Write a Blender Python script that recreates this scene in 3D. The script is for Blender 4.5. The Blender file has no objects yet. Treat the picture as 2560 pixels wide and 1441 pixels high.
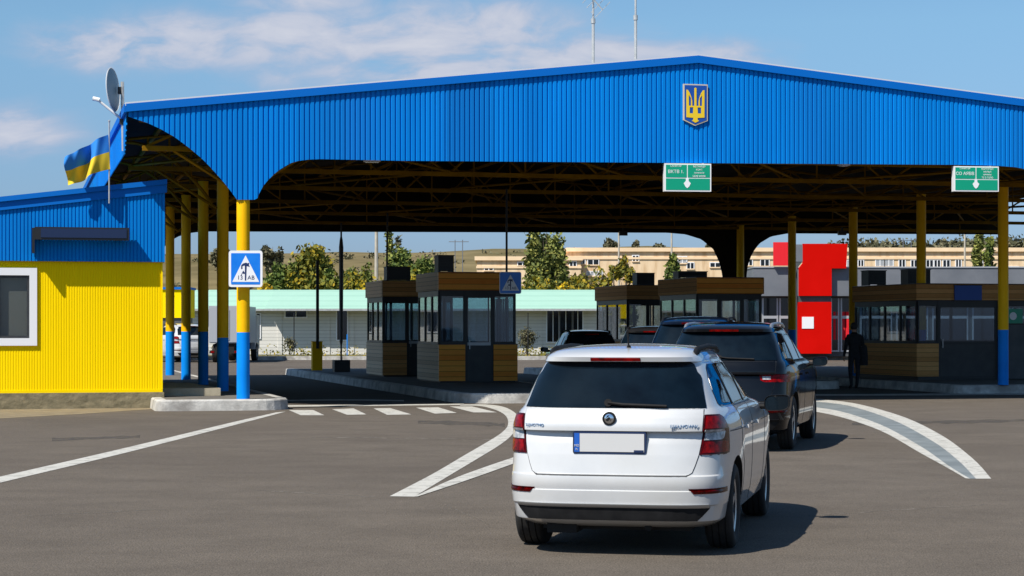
import bpy, bmesh, math, random
import numpy as np
from mathutils import Vector, Matrix

random.seed(7); RNG = np.random.default_rng(11)
sc = bpy.context.scene
COL = sc.collection
PI = math.pi
F = 5000.0; CX = 1280.0; HY = 825.0; EYE = 1.6     # focal length and horizon measured in photo pixels

# ------------------------------------------------------------------ camera
cam = bpy.data.cameras.new('camera'); camo = bpy.data.objects.new('camera', cam); COL.objects.link(camo)
camo.location = (0, 0, EYE); camo.rotation_euler = (PI/2, 0, 0)
cam.sensor_width = 36.0; cam.lens = 36.0*F/2560.0; cam.shift_y = (HY-720.5)/2560.0
cam.clip_start = 0.1; cam.clip_end = 5000
sc.camera = camo

# ------------------------------------------------------------------ world, sun, exposure
SUN_TRAVEL = Vector((0.57, 0.63, -1.0)).normalized()
elev = math.asin(-SUN_TRAVEL.z); azim = math.atan2(-SUN_TRAVEL.x, -SUN_TRAVEL.y)
sun = bpy.data.lights.new('sun', 'SUN'); sun.energy = 5.0; sun.angle = math.radians(0.5); sun.color = (1.0, 0.95, 0.86)
suno = bpy.data.objects.new('sun', sun); COL.objects.link(suno)
suno.rotation_euler = SUN_TRAVEL.to_track_quat('-Z', 'Y').to_euler(); suno.location = (-40, -30, 60)
sc.view_settings.view_transform = 'Standard'; sc.view_settings.look = 'None'
sc.view_settings.gamma = 1.0; sc.view_settings.exposure = 0.35
try:
    sc.cycles.max_bounces = 8; sc.cycles.transparent_max_bounces = 12
except Exception:
    pass

W = bpy.data.worlds.new('World'); sc.world = W; W.use_nodes = True
wn = W.node_tree.nodes; wl = W.node_tree.links; wn.clear()
def wmath(op, a, b=None, clamp=False):
    n = wn.new('ShaderNodeMath'); n.operation = op; n.use_clamp = clamp
    for i, v in enumerate((a, b)):
        if v is None: continue
        if isinstance(v, (int, float)): n.inputs[i].default_value = v
        else: wl.new(v, n.inputs[i])
    return n.outputs[0]
SKY_STRENGTH = 0.085
sky = wn.new('ShaderNodeTexSky'); sky.sky_type = 'NISHITA'; sky.sun_disc = False
sky.sun_elevation = elev; sky.sun_rotation = azim
sky.air_density = 1.0; sky.dust_density = 0.4; sky.ozone_density = 2.0
tc = wn.new('ShaderNodeTexCoord'); sp = wn.new('ShaderNodeSeparateXYZ'); wl.new(tc.outputs['Generated'], sp.inputs[0])
ysafe = wmath('MAXIMUM', sp.outputs[1], 0.05)
az = wmath('DIVIDE', sp.outputs[0], ysafe); el = wmath('DIVIDE', sp.outputs[2], ysafe)
cmb = wn.new('ShaderNodeCombineXYZ'); wl.new(az, cmb.inputs[0]); wl.new(wmath('MULTIPLY', el, 2.2), cmb.inputs[1])
nz = wn.new('ShaderNodeTexNoise'); nz.inputs['Scale'].default_value = 26; nz.inputs['Detail'].default_value = 8; nz.inputs['Roughness'].default_value = 0.58
wz_ = wn.new('ShaderNodeTexNoise'); wz_.inputs['Scale'].default_value = 9; wz_.inputs['Detail'].default_value = 3; wl.new(cmb.outputs[0], wz_.inputs['Vector'])
wv_ = wn.new('ShaderNodeVectorMath'); wv_.operation = 'MULTIPLY_ADD'; wl.new(wz_.outputs['Color'], wv_.inputs[0]); wv_.inputs[1].default_value = (0.10, 0.08, 0); wl.new(cmb.outputs[0], wv_.inputs[2])
wl.new(wv_.outputs[0], nz.inputs['Vector'])
nz2 = wn.new('ShaderNodeTexNoise'); nz2.inputs['Scale'].default_value = 5; nz2.inputs['Detail'].default_value = 6
wl.new(cmb.outputs[0], nz2.inputs['Vector'])
tot = None
# cloud banks as (azimuth, height, half-width, half-height) written in the same units as the lens, as directions in the sky
for (px, py, sx, sy, amp) in [(290, 112, 190, 55, 1), (450, 100, 200, 65, 1), (720, 100, 300, 80, .9), (1010, 95, 280, 85, 1), (1250, 75, 180, 75, 1),
                         (1480, 145, 260, 60, .95), (1740, 150, 180, 48, .9), (40, 325, 140, 55, 1), (760, 0, 200, 40, .7), (1100, 180, 480, 55, .8)]:
    dx = wmath('DIVIDE', wmath('SUBTRACT', az, (px-CX)/F), sx/F)
    dy = wmath('DIVIDE', wmath('SUBTRACT', el, (HY-py)/F), sy/F)
    g = wmath('MULTIPLY', wmath('EXPONENT', wmath('MULTIPLY', wmath('ADD', wmath('MULTIPLY', dx, dx), wmath('MULTIPLY', dy, dy)), -1.0)), amp)
    tot = g if tot is None else wmath('MAXIMUM', tot, g)
dens = wmath('MULTIPLY', wmath('POWER', tot, 0.6), wmath('ADD', wmath('MULTIPLY', wmath('SUBTRACT', nz.outputs['Fac'], 0.5), 2.7), 0.97))
mr = wn.new('ShaderNodeMapRange'); mr.interpolation_type = 'SMOOTHSTEP'
mr.inputs['From Min'].default_value = 0.12; mr.inputs['From Max'].default_value = 0.95; mr.inputs['To Max'].default_value = 1.0
wl.new(dens, mr.inputs['Value'])
front = wmath('GREATER_THAN', sp.outputs[1], 0.2)
cfac = wmath('MULTIPLY', mr.outputs[0], front)
gmr = wn.new('ShaderNodeMapRange'); gmr.inputs['From Max'].default_value = 0.15; wl.new(sp.outputs[2], gmr.inputs['Value'])
gmix = wn.new('ShaderNodeMix'); gmix.data_type = 'RGBA'; wl.new(gmr.outputs[0], gmix.inputs[0])
gmix.inputs[6].default_value = (0.37, 0.475, 0.87, 1); gmix.inputs[7].default_value = (0.72, 0.93, 1.06, 1)
tint = wn.new('ShaderNodeMix'); tint.data_type = 'RGBA'; tint.blend_type = 'MULTIPLY'; tint.inputs[0].default_value = 1.0
wl.new(sky.outputs[0], tint.inputs[6]); wl.new(gmix.outputs[2], tint.inputs[7])
cramp = wn.new('ShaderNodeMix'); cramp.data_type = 'RGBA'
cs_ = wn.new('ShaderNodeMapRange'); cs_.inputs['From Min'].default_value = 0.45; cs_.inputs['From Max'].default_value = 1.25; wl.new(dens, cs_.inputs['Value'])
wl.new(cs_.outputs[0], cramp.inputs[0]); cramp.inputs[6].default_value = (3.9, 4.6, 6.1, 1); cramp.inputs[7].default_value = (5.6, 5.9, 6.8, 1)
mixc = wn.new('ShaderNodeMix'); mixc.data_type = 'RGBA'
wl.new(cfac, mixc.inputs[0]); wl.new(tint.outputs[2], mixc.inputs[6]); wl.new(cramp.outputs[2], mixc.inputs[7])
bg = wn.new('ShaderNodeBackground'); bg.inputs[1].default_value = SKY_STRENGTH; wl.new(mixc.outputs[2], bg.inputs[0])
wo = wn.new('ShaderNodeOutputWorld'); wl.new(bg.outputs[0], wo.inputs[0])

# ------------------------------------------------------------------ materials
def nd(nt, typ, **kw):
    n = nt.nodes.new(typ)
    for k, v in kw.items(): setattr(n, k, v)
    return n
def base_mat(name, rough=0.6, metal=0.0, coat=0.0, spec=None):
    m = bpy.data.materials.new(name); m.use_nodes = True
    b = m.node_tree.nodes['Principled BSDF']
    b.inputs['Roughness'].default_value = rough; b.inputs['Metallic'].default_value = metal
    b.inputs['Coat Weight'].default_value = coat; b.inputs['Coat Roughness'].default_value = 0.03
    if spec is not None: b.inputs['Specular IOR Level'].default_value = spec
    return m, b
def plain(name, c, rough=0.6, metal=0.0, coat=0.0, spec=None):
    m, b = base_mat(name, rough, metal, coat, spec); b.inputs['Base Color'].default_value = (*c, 1)
    return m
def noisy(name, c1, c2, scale=3.0, rough=0.7, bump=0.0, bscale=60.0, stretch=(1, 1, 1), metal=0.0, coat=0.0, c3=None, scale3=0.3, lo=0.35, hi=0.65, spec=None):
    m, b = base_mat(name, rough, metal, coat, spec); nt = m.node_tree; L = nt.links
    t = nd(nt, 'ShaderNodeTexCoord'); mp = nd(nt, 'ShaderNodeMapping'); mp.inputs['Scale'].default_value = stretch
    L.new(t.outputs['Object'], mp.inputs[0])
    n = nd(nt, 'ShaderNodeTexNoise'); n.inputs['Scale'].default_value = scale; n.inputs['Detail'].default_value = 8; n.inputs['Roughness'].default_value = 0.6
    L.new(mp.outputs[0], n.inputs['Vector'])
    r = nd(nt, 'ShaderNodeMapRange'); r.inputs['From Min'].default_value = lo; r.inputs['From Max'].default_value = hi; L.new(n.outputs['Fac'], r.inputs['Value'])
    mx = nd(nt, 'ShaderNodeMix', data_type='RGBA'); L.new(r.outputs[0], mx.inputs[0])
    mx.inputs[6].default_value = (*c1, 1); mx.inputs[7].default_value = (*c2, 1); out = mx.outputs[2]
    if c3 is not None:
        n3 = nd(nt, 'ShaderNodeTexNoise'); n3.inputs['Scale'].default_value = scale3; n3.inputs['Detail'].default_value = 6; L.new(mp.outputs[0], n3.inputs['Vector'])
        r3 = nd(nt, 'ShaderNodeMapRange'); r3.inputs['From Min'].default_value = 0.48; r3.inputs['From Max'].default_value = 0.68; L.new(n3.outputs['Fac'], r3.inputs['Value'])
        m3 = nd(nt, 'ShaderNodeMix', data_type='RGBA'); L.new(r3.outputs[0], m3.inputs[0]); L.new(out, m3.inputs[6]); m3.inputs[7].default_value = (*c3, 1); out = m3.outputs[2]
    L.new(out, b.inputs['Base Color'])
    if bump > 0:
        nb = nd(nt, 'ShaderNodeTexNoise'); nb.inputs['Scale'].default_value = bscale; nb.inputs['Detail'].default_value = 4; L.new(t.outputs['Object'], nb.inputs['Vector'])
        bp = nd(nt, 'ShaderNodeBump'); bp.inputs['Strength'].default_value = bump; bp.inputs['Distance'].default_value = 0.02
        L.new(nb.outputs['Fac'], bp.inputs['Height']); L.new(bp.outputs[0], b.inputs['Normal'])
    return m
def planks(name, c1, c2, gap, per_m, rough=0.8, axis=2, gapw=0.07, grain=(1.2, 1.2, 14), gscale=6):
    """boards or sheet siding: random tone per board, a thin dark joint, wood grain along the board"""
    m, b = base_mat(name, rough, spec=0.12); nt = m.node_tree; L = nt.links
    t = nd(nt, 'ShaderNodeTexCoord'); s = nd(nt, 'ShaderNodeSeparateXYZ'); L.new(t.outputs['Object'], s.inputs[0])
    def mth(op, a, bb=None):
        n = nd(nt, 'ShaderNodeMath', operation=op)
        for i, v in enumerate((a, bb)):
            if v is None: continue
            if isinstance(v, (int, float)): n.inputs[i].default_value = v
            else: L.new(v, n.inputs[i])
        return n.outputs[0]
    q = mth('MULTIPLY', s.outputs[axis], per_m); fl = mth('FLOOR', q); fr = mth('FRACT', q)
    wnz = nd(nt, 'ShaderNodeTexWhiteNoise', noise_dimensions='1D'); L.new(fl, wnz.inputs['W'])
    mp = nd(nt, 'ShaderNodeMapping'); mp.inputs['Scale'].default_value = grain; L.new(t.outputs['Object'], mp.inputs[0])
    n = nd(nt, 'ShaderNodeTexNoise'); n.inputs['Scale'].default_value = gscale; n.inputs['Detail'].default_value = 7; n.inputs['Roughness'].default_value = 0.65; L.new(mp.outputs[0], n.inputs['Vector'])
    f = mth('ADD', mth('MULTIPLY', wnz.outputs['Value'], 0.5), mth('MULTIPLY', mth('SUBTRACT', n.outputs['Fac'], 0.25), 1.0))
    mx = nd(nt, 'ShaderNodeMix', data_type='RGBA'); L.new(f, mx.inputs[0]); mx.inputs[6].default_value = (*c1, 1); mx.inputs[7].default_value = (*c2, 1)
    g = mth('LESS_THAN', fr, gapw)
    mg = nd(nt, 'ShaderNodeMix', data_type='RGBA'); L.new(g, mg.inputs[0]); L.new(mx.outputs[2], mg.inputs[6]); mg.inputs[7].default_value = (*gap, 1)
    L.new(mg.outputs[2], b.inputs['Base Color'])
    bp = nd(nt, 'ShaderNodeBump'); bp.inputs['Strength'].default_value = 0.5; bp.inputs['Distance'].default_value = 0.01
    L.new(mth('SUBTRACT', 1.0, g), bp.inputs['Height']); L.new(bp.outputs[0], b.inputs['Normal'])
    return m
def wear(m, scale=9, lo=0.63, hi=0.67):
    nt = m.node_tree; L = nt.links; b = nt.nodes['Principled BSDF']; t = nd(nt, 'ShaderNodeTexCoord')
    n = nd(nt, 'ShaderNodeTexNoise'); n.inputs['Scale'].default_value = scale; n.inputs['Detail'].default_value = 10; n.inputs['Roughness'].default_value = 0.75; L.new(t.outputs['Object'], n.inputs['Vector'])
    r = nd(nt, 'ShaderNodeMapRange'); r.inputs['From Min'].default_value = lo; r.inputs['From Max'].default_value = hi; r.inputs['To Min'].default_value = 1.0; r.inputs['To Max'].default_value = 0.15
    L.new(n.outputs['Fac'], r.inputs['Value']); L.new(r.outputs[0], b.inputs['Alpha'])
def glassy(name, tintc=(0.75, 0.8, 0.82), glossy=0.12):
    m = bpy.data.materials.new(name); m.use_nodes = True; nt = m.node_tree; nt.nodes.clear(); L = nt.links
    o = nd(nt, 'ShaderNodeOutputMaterial'); tr = nd(nt, 'ShaderNodeBsdfTransparent'); tr.inputs[0].default_value = (*tintc, 1)
    gl = nd(nt, 'ShaderNodeBsdfGlossy'); gl.inputs['Roughness'].default_value = 0.02
    fr = nd(nt, 'ShaderNodeLayerWeight'); fr.inputs[0].default_value = 0.5
    pw = nd(nt, 'ShaderNodeMath', operation='POWER'); L.new(fr.outputs['Facing'], pw.inputs[0]); pw.inputs[1].default_value = 4.5
    ml = nd(nt, 'ShaderNodeMath', operation='MULTIPLY'); L.new(pw.outputs[0], ml.inputs[0]); ml.inputs[1].default_value = 0.55
    ad = nd(nt, 'ShaderNodeMath', operation='ADD', use_clamp=True); L.new(ml.outputs[0], ad.inputs[0]); ad.inputs[1].default_value = glossy
    mx = nd(nt, 'ShaderNodeMixShader'); L.new(ad.outputs[0], mx.inputs[0]); L.new(tr.outputs[0], mx.inputs[1]); L.new(gl.outputs[0], mx.inputs[2])
    L.new(mx.outputs[0], o.inputs[0])
    return m
M = {}
M['asphalt'] = noisy('asphalt', (0.106, 0.089, 0.072), (0.125, 0.105, 0.085), scale=1.1, rough=0.95, bump=0.5, bscale=70, spec=0.2, c3=(0.096, 0.080, 0.065), scale3=0.16)
# coarse aggregate speckle and long rolled streaks on top of the asphalt tone
def asphalt_extra(m):
    nt = m.node_tree; L = nt.links; b = nt.nodes['Principled BSDF']
    src = b.inputs['Base Color'].links[0].from_socket
    t = nd(nt, 'ShaderNodeTexCoord')
    sp_ = nd(nt, 'ShaderNodeTexNoise'); sp_.inputs['Scale'].default_value = 75; sp_.inputs['Detail'].default_value = 3; L.new(t.outputs['Object'], sp_.inputs['Vector'])
    mp = nd(nt, 'ShaderNodeMapping'); mp.inputs['Scale'].default_value = (0.5, 0.9, 1); mp.inputs['Rotation'].default_value = (0, 0, 0.4); L.new(t.outputs['Object'], mp.inputs[0])
    st = nd(nt, 'ShaderNodeTexNoise'); st.inputs['Scale'].default_value = 2.4; st.inputs['Detail'].default_value = 6; L.new(mp.outputs[0], st.inputs['Vector'])
    a = nd(nt, 'ShaderNodeMapRange'); a.inputs['To Min'].default_value = 0.45; a.inputs['To Max'].default_value = 1.55; a.inputs['From Min'].default_value = 0.28; a.inputs['From Max'].default_value = 0.72; L.new(sp_.outputs['Fac'], a.inputs['Value'])
    c = nd(nt, 'ShaderNodeMapRange'); c.inputs['To Min'].default_value = 0.93; c.inputs['To Max'].default_value = 1.07; c.inputs['From Min'].default_value = 0.3; c.inputs['From Max'].default_value = 0.7; L.new(st.outputs['Fac'], c.inputs['Value'])
    mu = nd(nt, 'ShaderNodeMath', operation='MULTIPLY'); L.new(a.outputs[0], mu.inputs[0]); L.new(c.outputs[0], mu.inputs[1])
    so = nd(nt, 'ShaderNodeTexNoise'); so.inputs['Scale'].default_value = 0.55; so.inputs['Detail'].default_value = 9; so.inputs['Roughness'].default_value = 0.7; L.new(t.outputs['Object'], so.inputs['Vector'])
    sr = nd(nt, 'ShaderNodeMapRange'); sr.inputs['From Min'].default_value = 0.60; sr.inputs['From Max'].default_value = 0.74; sr.inputs['To Min'].default_value = 1.0; sr.inputs['To Max'].default_value = 0.80; L.new(so.outputs['Fac'], sr.inputs['Value'])
    s2_ = nd(nt, 'ShaderNodeTexNoise'); s2_.inputs['Scale'].default_value = 14; s2_.inputs['Detail'].default_value = 6; s2_.inputs['Roughness'].default_value = 0.8; L.new(t.outputs['Object'], s2_.inputs['Vector'])
    s2r = nd(nt, 'ShaderNodeMapRange'); s2r.inputs['From Min'].default_value = 0.25; s2r.inputs['From Max'].default_value = 0.75; s2r.inputs['To Min'].default_value = 0.76; s2r.inputs['To Max'].default_value = 1.24; L.new(s2_.outputs['Fac'], s2r.inputs['Value'])
    q1 = nd(nt, 'ShaderNodeMath', operation='MULTIPLY'); L.new(sr.outputs[0], q1.inputs[0]); L.new(s2r.outputs[0], q1.inputs[1])
    q2 = nd(nt, 'ShaderNodeMath', operation='MULTIPLY'); L.new(mu.outputs[0], q2.inputs[0]); L.new(q1.outputs[0], q2.inputs[1]); mu = q2
    # thin cracks
    vo = nd(nt, 'ShaderNodeTexVoronoi', feature='DISTANCE_TO_EDGE'); vo.inputs['Scale'].default_value = 0.14
    wz = nd(nt, 'ShaderNodeTexNoise'); wz.inputs['Scale'].default_value = 0.9; wz.inputs['Detail'].default_value = 6; L.new(t.outputs['Object'], wz.inputs['Vector'])
    va = nd(nt, 'ShaderNodeVectorMath', operation='MULTIPLY_ADD'); L.new(wz.outputs['Color'], va.inputs[0]); va.inputs[1].default_value = (1.6, 1.6, 0); L.new(t.outputs['Object'], va.inputs[2])
    L.new(va.outputs[0], vo.inputs['Vector'])
    lt = nd(nt, 'ShaderNodeMath', operation='LESS_THAN'); L.new(vo.outputs['Distance'], lt.inputs[0]); lt.inputs[1].default_value = -1.0
    cr = nd(nt, 'ShaderNodeMath', operation='MULTIPLY_ADD'); L.new(lt.outputs[0], cr.inputs[0]); cr.inputs[1].default_value = 0.35; cr.inputs[2].default_value = 1.0
    m2 = nd(nt, 'ShaderNodeMath', operation='MULTIPLY'); L.new(mu.outputs[0], m2.inputs[0]); L.new(cr.outputs[0], m2.inputs[1])
    vm = nd(nt, 'ShaderNodeVectorMath', operation='SCALE'); L.new(src, vm.inputs[0]); L.new(m2.outputs[0], vm.inputs['Scale'])
    L.new(vm.outputs[0], b.inputs['Base Color'])
asphalt_extra(M['asphalt'])
M['paint_line'] = noisy('worn_road_paint', (0.26, 0.25, 0.22), (0.49, 0.475, 0.43), scale=4, rough=0.8, bump=0.2, bscale=80, lo=0.28, hi=0.5)
wear(M['paint_line'], 7, 0.56, 0.66)
M['paint_grey'] = noisy('faded_grey_paint', (0.13, 0.15, 0.155), (0.20, 0.225, 0.23), scale=2, rough=0.85)
M['kerb'] = noisy('whitewashed_concrete', (0.38, 0.37, 0.345), (0.58, 0.56, 0.52), scale=5, rough=0.9, bump=0.5, bscale=30, c3=(0.27, 0.255, 0.235), scale3=2.2)
M['paving'] = noisy('island_paving', (0.10, 0.09, 0.08), (0.15, 0.14, 0.125), scale=3, rough=0.9, bump=0.2)
M['seam_light'] = noisy('light_asphalt_seam', (0.15, 0.13, 0.105), (0.19, 0.165, 0.135), scale=3, rough=0.95); wear(M['seam_light'], 5, 0.42, 0.56)
M['seam_dark'] = noisy('dark_oil_mark', (0.070, 0.062, 0.053), (0.088, 0.078, 0.066), scale=3, rough=0.9); wear(M['seam_dark'], 3, 0.32, 0.60)
M['soil'] = noisy('sandy_soil', (0.17, 0.13, 0.075), (0.25, 0.20, 0.12), scale=3, rough=1.0, bump=0.5, bscale=40)
M['slab'] = noisy('old_concrete_slab', (0.30, 0.26, 0.18), (0.42, 0.37, 0.27), scale=3, rough=0.9, bump=0.3)
M['blue'] = noisy('blue_sheet_metal', (0.0, 0.185, 0.60), (0.001, 0.225, 0.70), scale=1.6, rough=0.7, spec=0.08, stretch=(1, 1, 0.08), c3=(0.004, 0.17, 0.56), scale3=0.7)
def sheets(m, width, lo, hi):
    # each sheet of cladding has its own slightly faded tone, and a run of streaks
    nt = m.node_tree; L = nt.links; b = nt.nodes['Principled BSDF']; src = b.inputs['Base Color'].links[0].from_socket
    t = nd(nt, 'ShaderNodeTexCoord'); sx_ = nd(nt, 'ShaderNodeSeparateXYZ'); L.new(t.outputs['Object'], sx_.inputs[0])
    dv = nd(nt, 'ShaderNodeMath', operation='DIVIDE'); L.new(sx_.outputs[0], dv.inputs[0]); dv.inputs[1].default_value = width
    fl = nd(nt, 'ShaderNodeMath', operation='FLOOR'); L.new(dv.outputs[0], fl.inputs[0])
    wnz = nd(nt, 'ShaderNodeTexWhiteNoise', noise_dimensions='1D'); L.new(fl.outputs[0], wnz.inputs['W'])
    r = nd(nt, 'ShaderNodeMapRange'); L.new(wnz.outputs['Value'], r.inputs['Value']); r.inputs['To Min'].default_value = lo; r.inputs['To Max'].default_value = hi
    vm = nd(nt, 'ShaderNodeVectorMath', operation='SCALE'); L.new(src, vm.inputs[0]); L.new(r.outputs[0], vm.inputs['Scale']); L.new(vm.outputs[0], b.inputs['Base Color'])
sheets(M['blue'], 1.03, 0.90, 1.05)
M['blue_trim'] = plain('blue_flashing', (0.0, 0.135, 0.53), 0.6, spec=0.15)
M['roof_white'] = plain('pale_roof_edge', (0.62, 0.62, 0.62), 0.5)
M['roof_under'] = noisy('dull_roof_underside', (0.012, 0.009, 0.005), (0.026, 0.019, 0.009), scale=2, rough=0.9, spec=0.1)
M['yellow'] = noisy('yellow_sheet_metal', (0.93, 0.65, 0.0), (0.98, 0.70, 0.001), scale=0.8, rough=0.7, spec=0.06, stretch=(1, 1, 0.2))
sheets(M['yellow'], 1.04, 0.96, 1.0)
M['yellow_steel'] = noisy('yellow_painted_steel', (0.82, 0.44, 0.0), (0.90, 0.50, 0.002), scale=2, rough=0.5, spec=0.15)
M['truss'] = noisy('shade_dark_yellow_steel', (0.17, 0.085, 0.002), (0.26, 0.135, 0.003), scale=2, rough=0.8, spec=0.1)  # yellow steel paint, colour darkened to hold the shade under the roof
M['blue_steel'] = noisy('blue_painted_steel', (0.0, 0.22, 0.74), (0.001, 0.25, 0.82), scale=2, rough=0.5, spec=0.15)
M['stone'] = noisy('stone_plinth', (0.14, 0.12, 0.07), (0.24, 0.20, 0.12), scale=5, rough=0.9, bump=1.0, bscale=9, stretch=(1, 1, 2.2))
M['white_pvc'] = plain('white_plastic_frame', (0.78, 0.78, 0.80), 0.35)
M['dark_frame'] = plain('black_metal_frame', (0.012, 0.013, 0.015), 0.45)
M['dark_box'] = noisy('dark_grey_casing', (0.02, 0.022, 0.026), (0.035, 0.037, 0.04), scale=3, rough=0.5)
M['board_blue'] = plain('dark_blue_board', (0.010, 0.022, 0.07), 0.35)
M['blind'] = plain('grey_window_blind', (0.16, 0.15, 0.13), 0.6)
M['wood'] = planks('brown_wood_boards', (0.74, 0.20, 0.03), (0.98, 0.46, 0.09), (0.14, 0.05, 0.015), 7.0)
M['wood_old_skylit'] = planks('skylit_weathered_boards', (0.62, 0.45, 0.30), (0.95, 0.76, 0.56), (0.26, 0.19, 0.13), 9.0)  # pale greyish boards: sky light on the sides put into the weathered colour
M['wood_dark'] = planks('dark_wood_boards', (0.42, 0.19, 0.06), (0.78, 0.42, 0.16), (0.12, 0.065, 0.03), 8.0)
M['glass'] = glassy('clear_booth_glass', (0.62, 0.70, 0.76), 0.07); M['glass_clear'] = glassy('clear_window_glass', (0.85, 0.88, 0.88), 0.05)
M['glass_dark'] = plain('dark_reflecting_glass', (0.006, 0.008, 0.011), 0.06, spec=0.6)
M['siding'] = planks('white_siding', (0.56, 0.55, 0.51), (0.68, 0.66, 0.62), (0.38, 0.37, 0.35), 5.0, rough=0.75, gapw=0.10, grain=(0.4, 0.4, 2), gscale=2)
M['roof_green'] = planks('pale_green_roof', (0.30, 0.50, 0.40), (0.36, 0.56, 0.46), (0.20, 0.36, 0.29), 3.2, rough=0.6, gapw=0.06, grain=(0.5, 0.5, 2), gscale=2)
M['beige'] = noisy('stained_beige_render', (0.66, 0.49, 0.315), (0.80, 0.615, 0.415), scale=0.35, rough=0.95, spec=0.1, stretch=(3, 1, 0.5), c3=(0.55, 0.37, 0.21), scale3=0.5)
M['beige_trim'] = noisy('pale_cornice', (0.74, 0.54, 0.34), (0.84, 0.63, 0.42), scale=0.5, rough=0.9)
M['red'] = noisy('red_panel', (0.52, 0.002, 0.0), (0.58, 0.003, 0.001), scale=0.5, rough=0.8, spec=0.06)
M['red_pale'] = plain('faded_red_panel', (0.72, 0.022, 0.032), 0.8, spec=0.1)
M['grey_panel'] = noisy('grey_cladding', (0.12, 0.13, 0.15), (0.17, 0.18, 0.20), scale=0.5, rough=0.5)
M['grey_dark'] = noisy('dark_grey_wall', (0.05, 0.055, 0.06), (0.09, 0.095, 0.10), scale=1.5, rough=0.6)
M['grey_light'] = plain('light_grey_metal', (0.42, 0.43, 0.45), 0.4, 0.3)
M['galv'] = noisy('galvanised_steel', (0.45, 0.45, 0.44), (0.60, 0.60, 0.58), scale=6, rough=0.4, metal=0.5)
M['concrete_pole'] = noisy('concrete_pole', (0.38, 0.34, 0.28), (0.48, 0.44, 0.37), scale=2, rough=0.9)
M['green_sign'] = plain('green_sign_face', (0.0, 0.30, 0.17), 0.35)
M['sign_blue'] = noisy('blue_sign_face', (0.0, 0.16, 0.68), (0.01, 0.20, 0.74), scale=3, rough=0.3)
M['sign_white'] = plain('white_sign_face', (0.78, 0.78, 0.80), 0.4)
M['navy'] = plain('navy_sign_symbol', (0.004, 0.02, 0.10), 0.5)
M['gold'] = plain('yellow_emblem', (0.85, 0.58, 0.02), 0.4)
M['emblem_blue'] = plain('emblem_blue', (0.006, 0.07, 0.36), 0.45)
M['emblem_rim'] = plain('emblem_pale_rim', (0.60, 0.52, 0.38), 0.45)
M['flag_blue'] = plain('flag_blue_cloth', (0.035, 0.22, 0.64), 0.9, spec=0.1)
M['flag_yellow'] = plain('flag_yellow_cloth', (0.70, 0.50, 0.04), 0.9, spec=0.1)
for k in ('flag_blue', 'flag_yellow'):
    M[k].node_tree.nodes['Principled BSDF'].inputs['Subsurface Weight'].default_value = 0.0
M['dish'] = plain('satellite_dish_grey', (0.10, 0.17, 0.23), 0.5)
M['white_paint'] = plain('white_painted_metal', (0.75, 0.75, 0.74), 0.4)
M['grass'] = noisy('dry_grass', (0.10, 0.085, 0.03), (0.16, 0.14, 0.055), scale=1.5, rough=1.0, c3=(0.07, 0.075, 0.02), scale3=0.15)
M['hill'] = noisy('dry_hillside', (0.115, 0.094, 0.046), (0.205, 0.163, 0.085), scale=0.16, rough=1.0, spec=0.05, stretch=(0.5, 1, 4), c3=(0.068, 0.068, 0.026), scale3=0.035)
M['bark'] = noisy('bark', (0.08, 0.06, 0.045), (0.15, 0.12, 0.09), scale=4, rough=1.0)
def leafm(name, c):
    m, b = base_mat(name, 0.75, spec=0.2); b.inputs['Base Color'].default_value = (*c, 1)
    return m
LEAF = {'green': [leafm('leaf_deep_green', (0.062, 0.093, 0.022)), leafm('leaf_green', (0.116, 0.152, 0.031)), leafm('leaf_light_green', (0.202, 0.225, 0.050))],
        'autumn': [leafm('leaf_olive', (0.109, 0.116, 0.022)), leafm('leaf_olive_yellow', (0.170, 0.155, 0.020)), leafm('leaf_ochre', (0.300, 0.215, 0.014))],
        'yellow': [leafm('leaf_gold', (0.42, 0.28, 0.012)), leafm('leaf_bright_yellow', (0.62, 0.42, 0.015)), leafm('leaf_orange_yellow', (0.40, 0.22, 0.01))],
        'poplar': [leafm('leaf_poplar_dark', (0.106, 0.126, 0.035)), leafm('leaf_poplar', (0.204, 0.222, 0.054)), leafm('leaf_poplar_pale', (0.330, 0.320, 0.088))],
        'grey': [leafm('leaf_dusty_dark', (0.070, 0.070, 0.037)), leafm('leaf_dusty', (0.116, 0.112, 0.062)), leafm('leaf_dusty_pale', (0.171, 0.155, 0.093))]}
M['car_white'] = noisy('white_car_paint', (0.51, 0.52, 0.53), (0.57, 0.575, 0.58), scale=2.0, rough=0.35, coat=1.0, c3=(0.49, 0.49, 0.48), scale3=1.1)
M['car_black'] = noisy('black_car_paint', (0.003, 0.004, 0.006), (0.006, 0.007, 0.010), scale=1.5, rough=0.08, coat=0.0, spec=0.30)
M['car_navy'] = noisy('dark_blue_car_paint', (0.003, 0.009, 0.024), (0.006, 0.015, 0.036), scale=1.5, rough=0.08, coat=0.0, spec=0.30)
M['car_grey'] = noisy('dark_grey_car_paint', (0.010, 0.010, 0.011), (0.018, 0.018, 0.019), scale=1.5, rough=0.08, coat=0.0, spec=0.30)
M['rubber'] = noisy('tyre_rubber', (0.010, 0.010, 0.010), (0.022, 0.021, 0.020), scale=14, rough=0.85)
M['alloy'] = plain('alloy_rim', (0.45, 0.46, 0.48), 0.3, 0.8)
M['black_plastic'] = noisy('black_plastic', (0.006, 0.006, 0.007), (0.013, 0.013, 0.014), scale=10, rough=0.7, spec=0.2)
M['under'] = plain('dark_underbody', (0.008, 0.008, 0.008), 0.9)
M['seam'] = plain('panel_gap', (0.03, 0.03, 0.03), 0.8)
M['car_glass'] = noisy('tinted_car_glass', (0.001, 0.003, 0.006), (0.004, 0.010, 0.017), scale=2.5, rough=0.04, spec=0.30, c3=(0.005, 0.010, 0.015), scale3=1.6)
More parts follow.
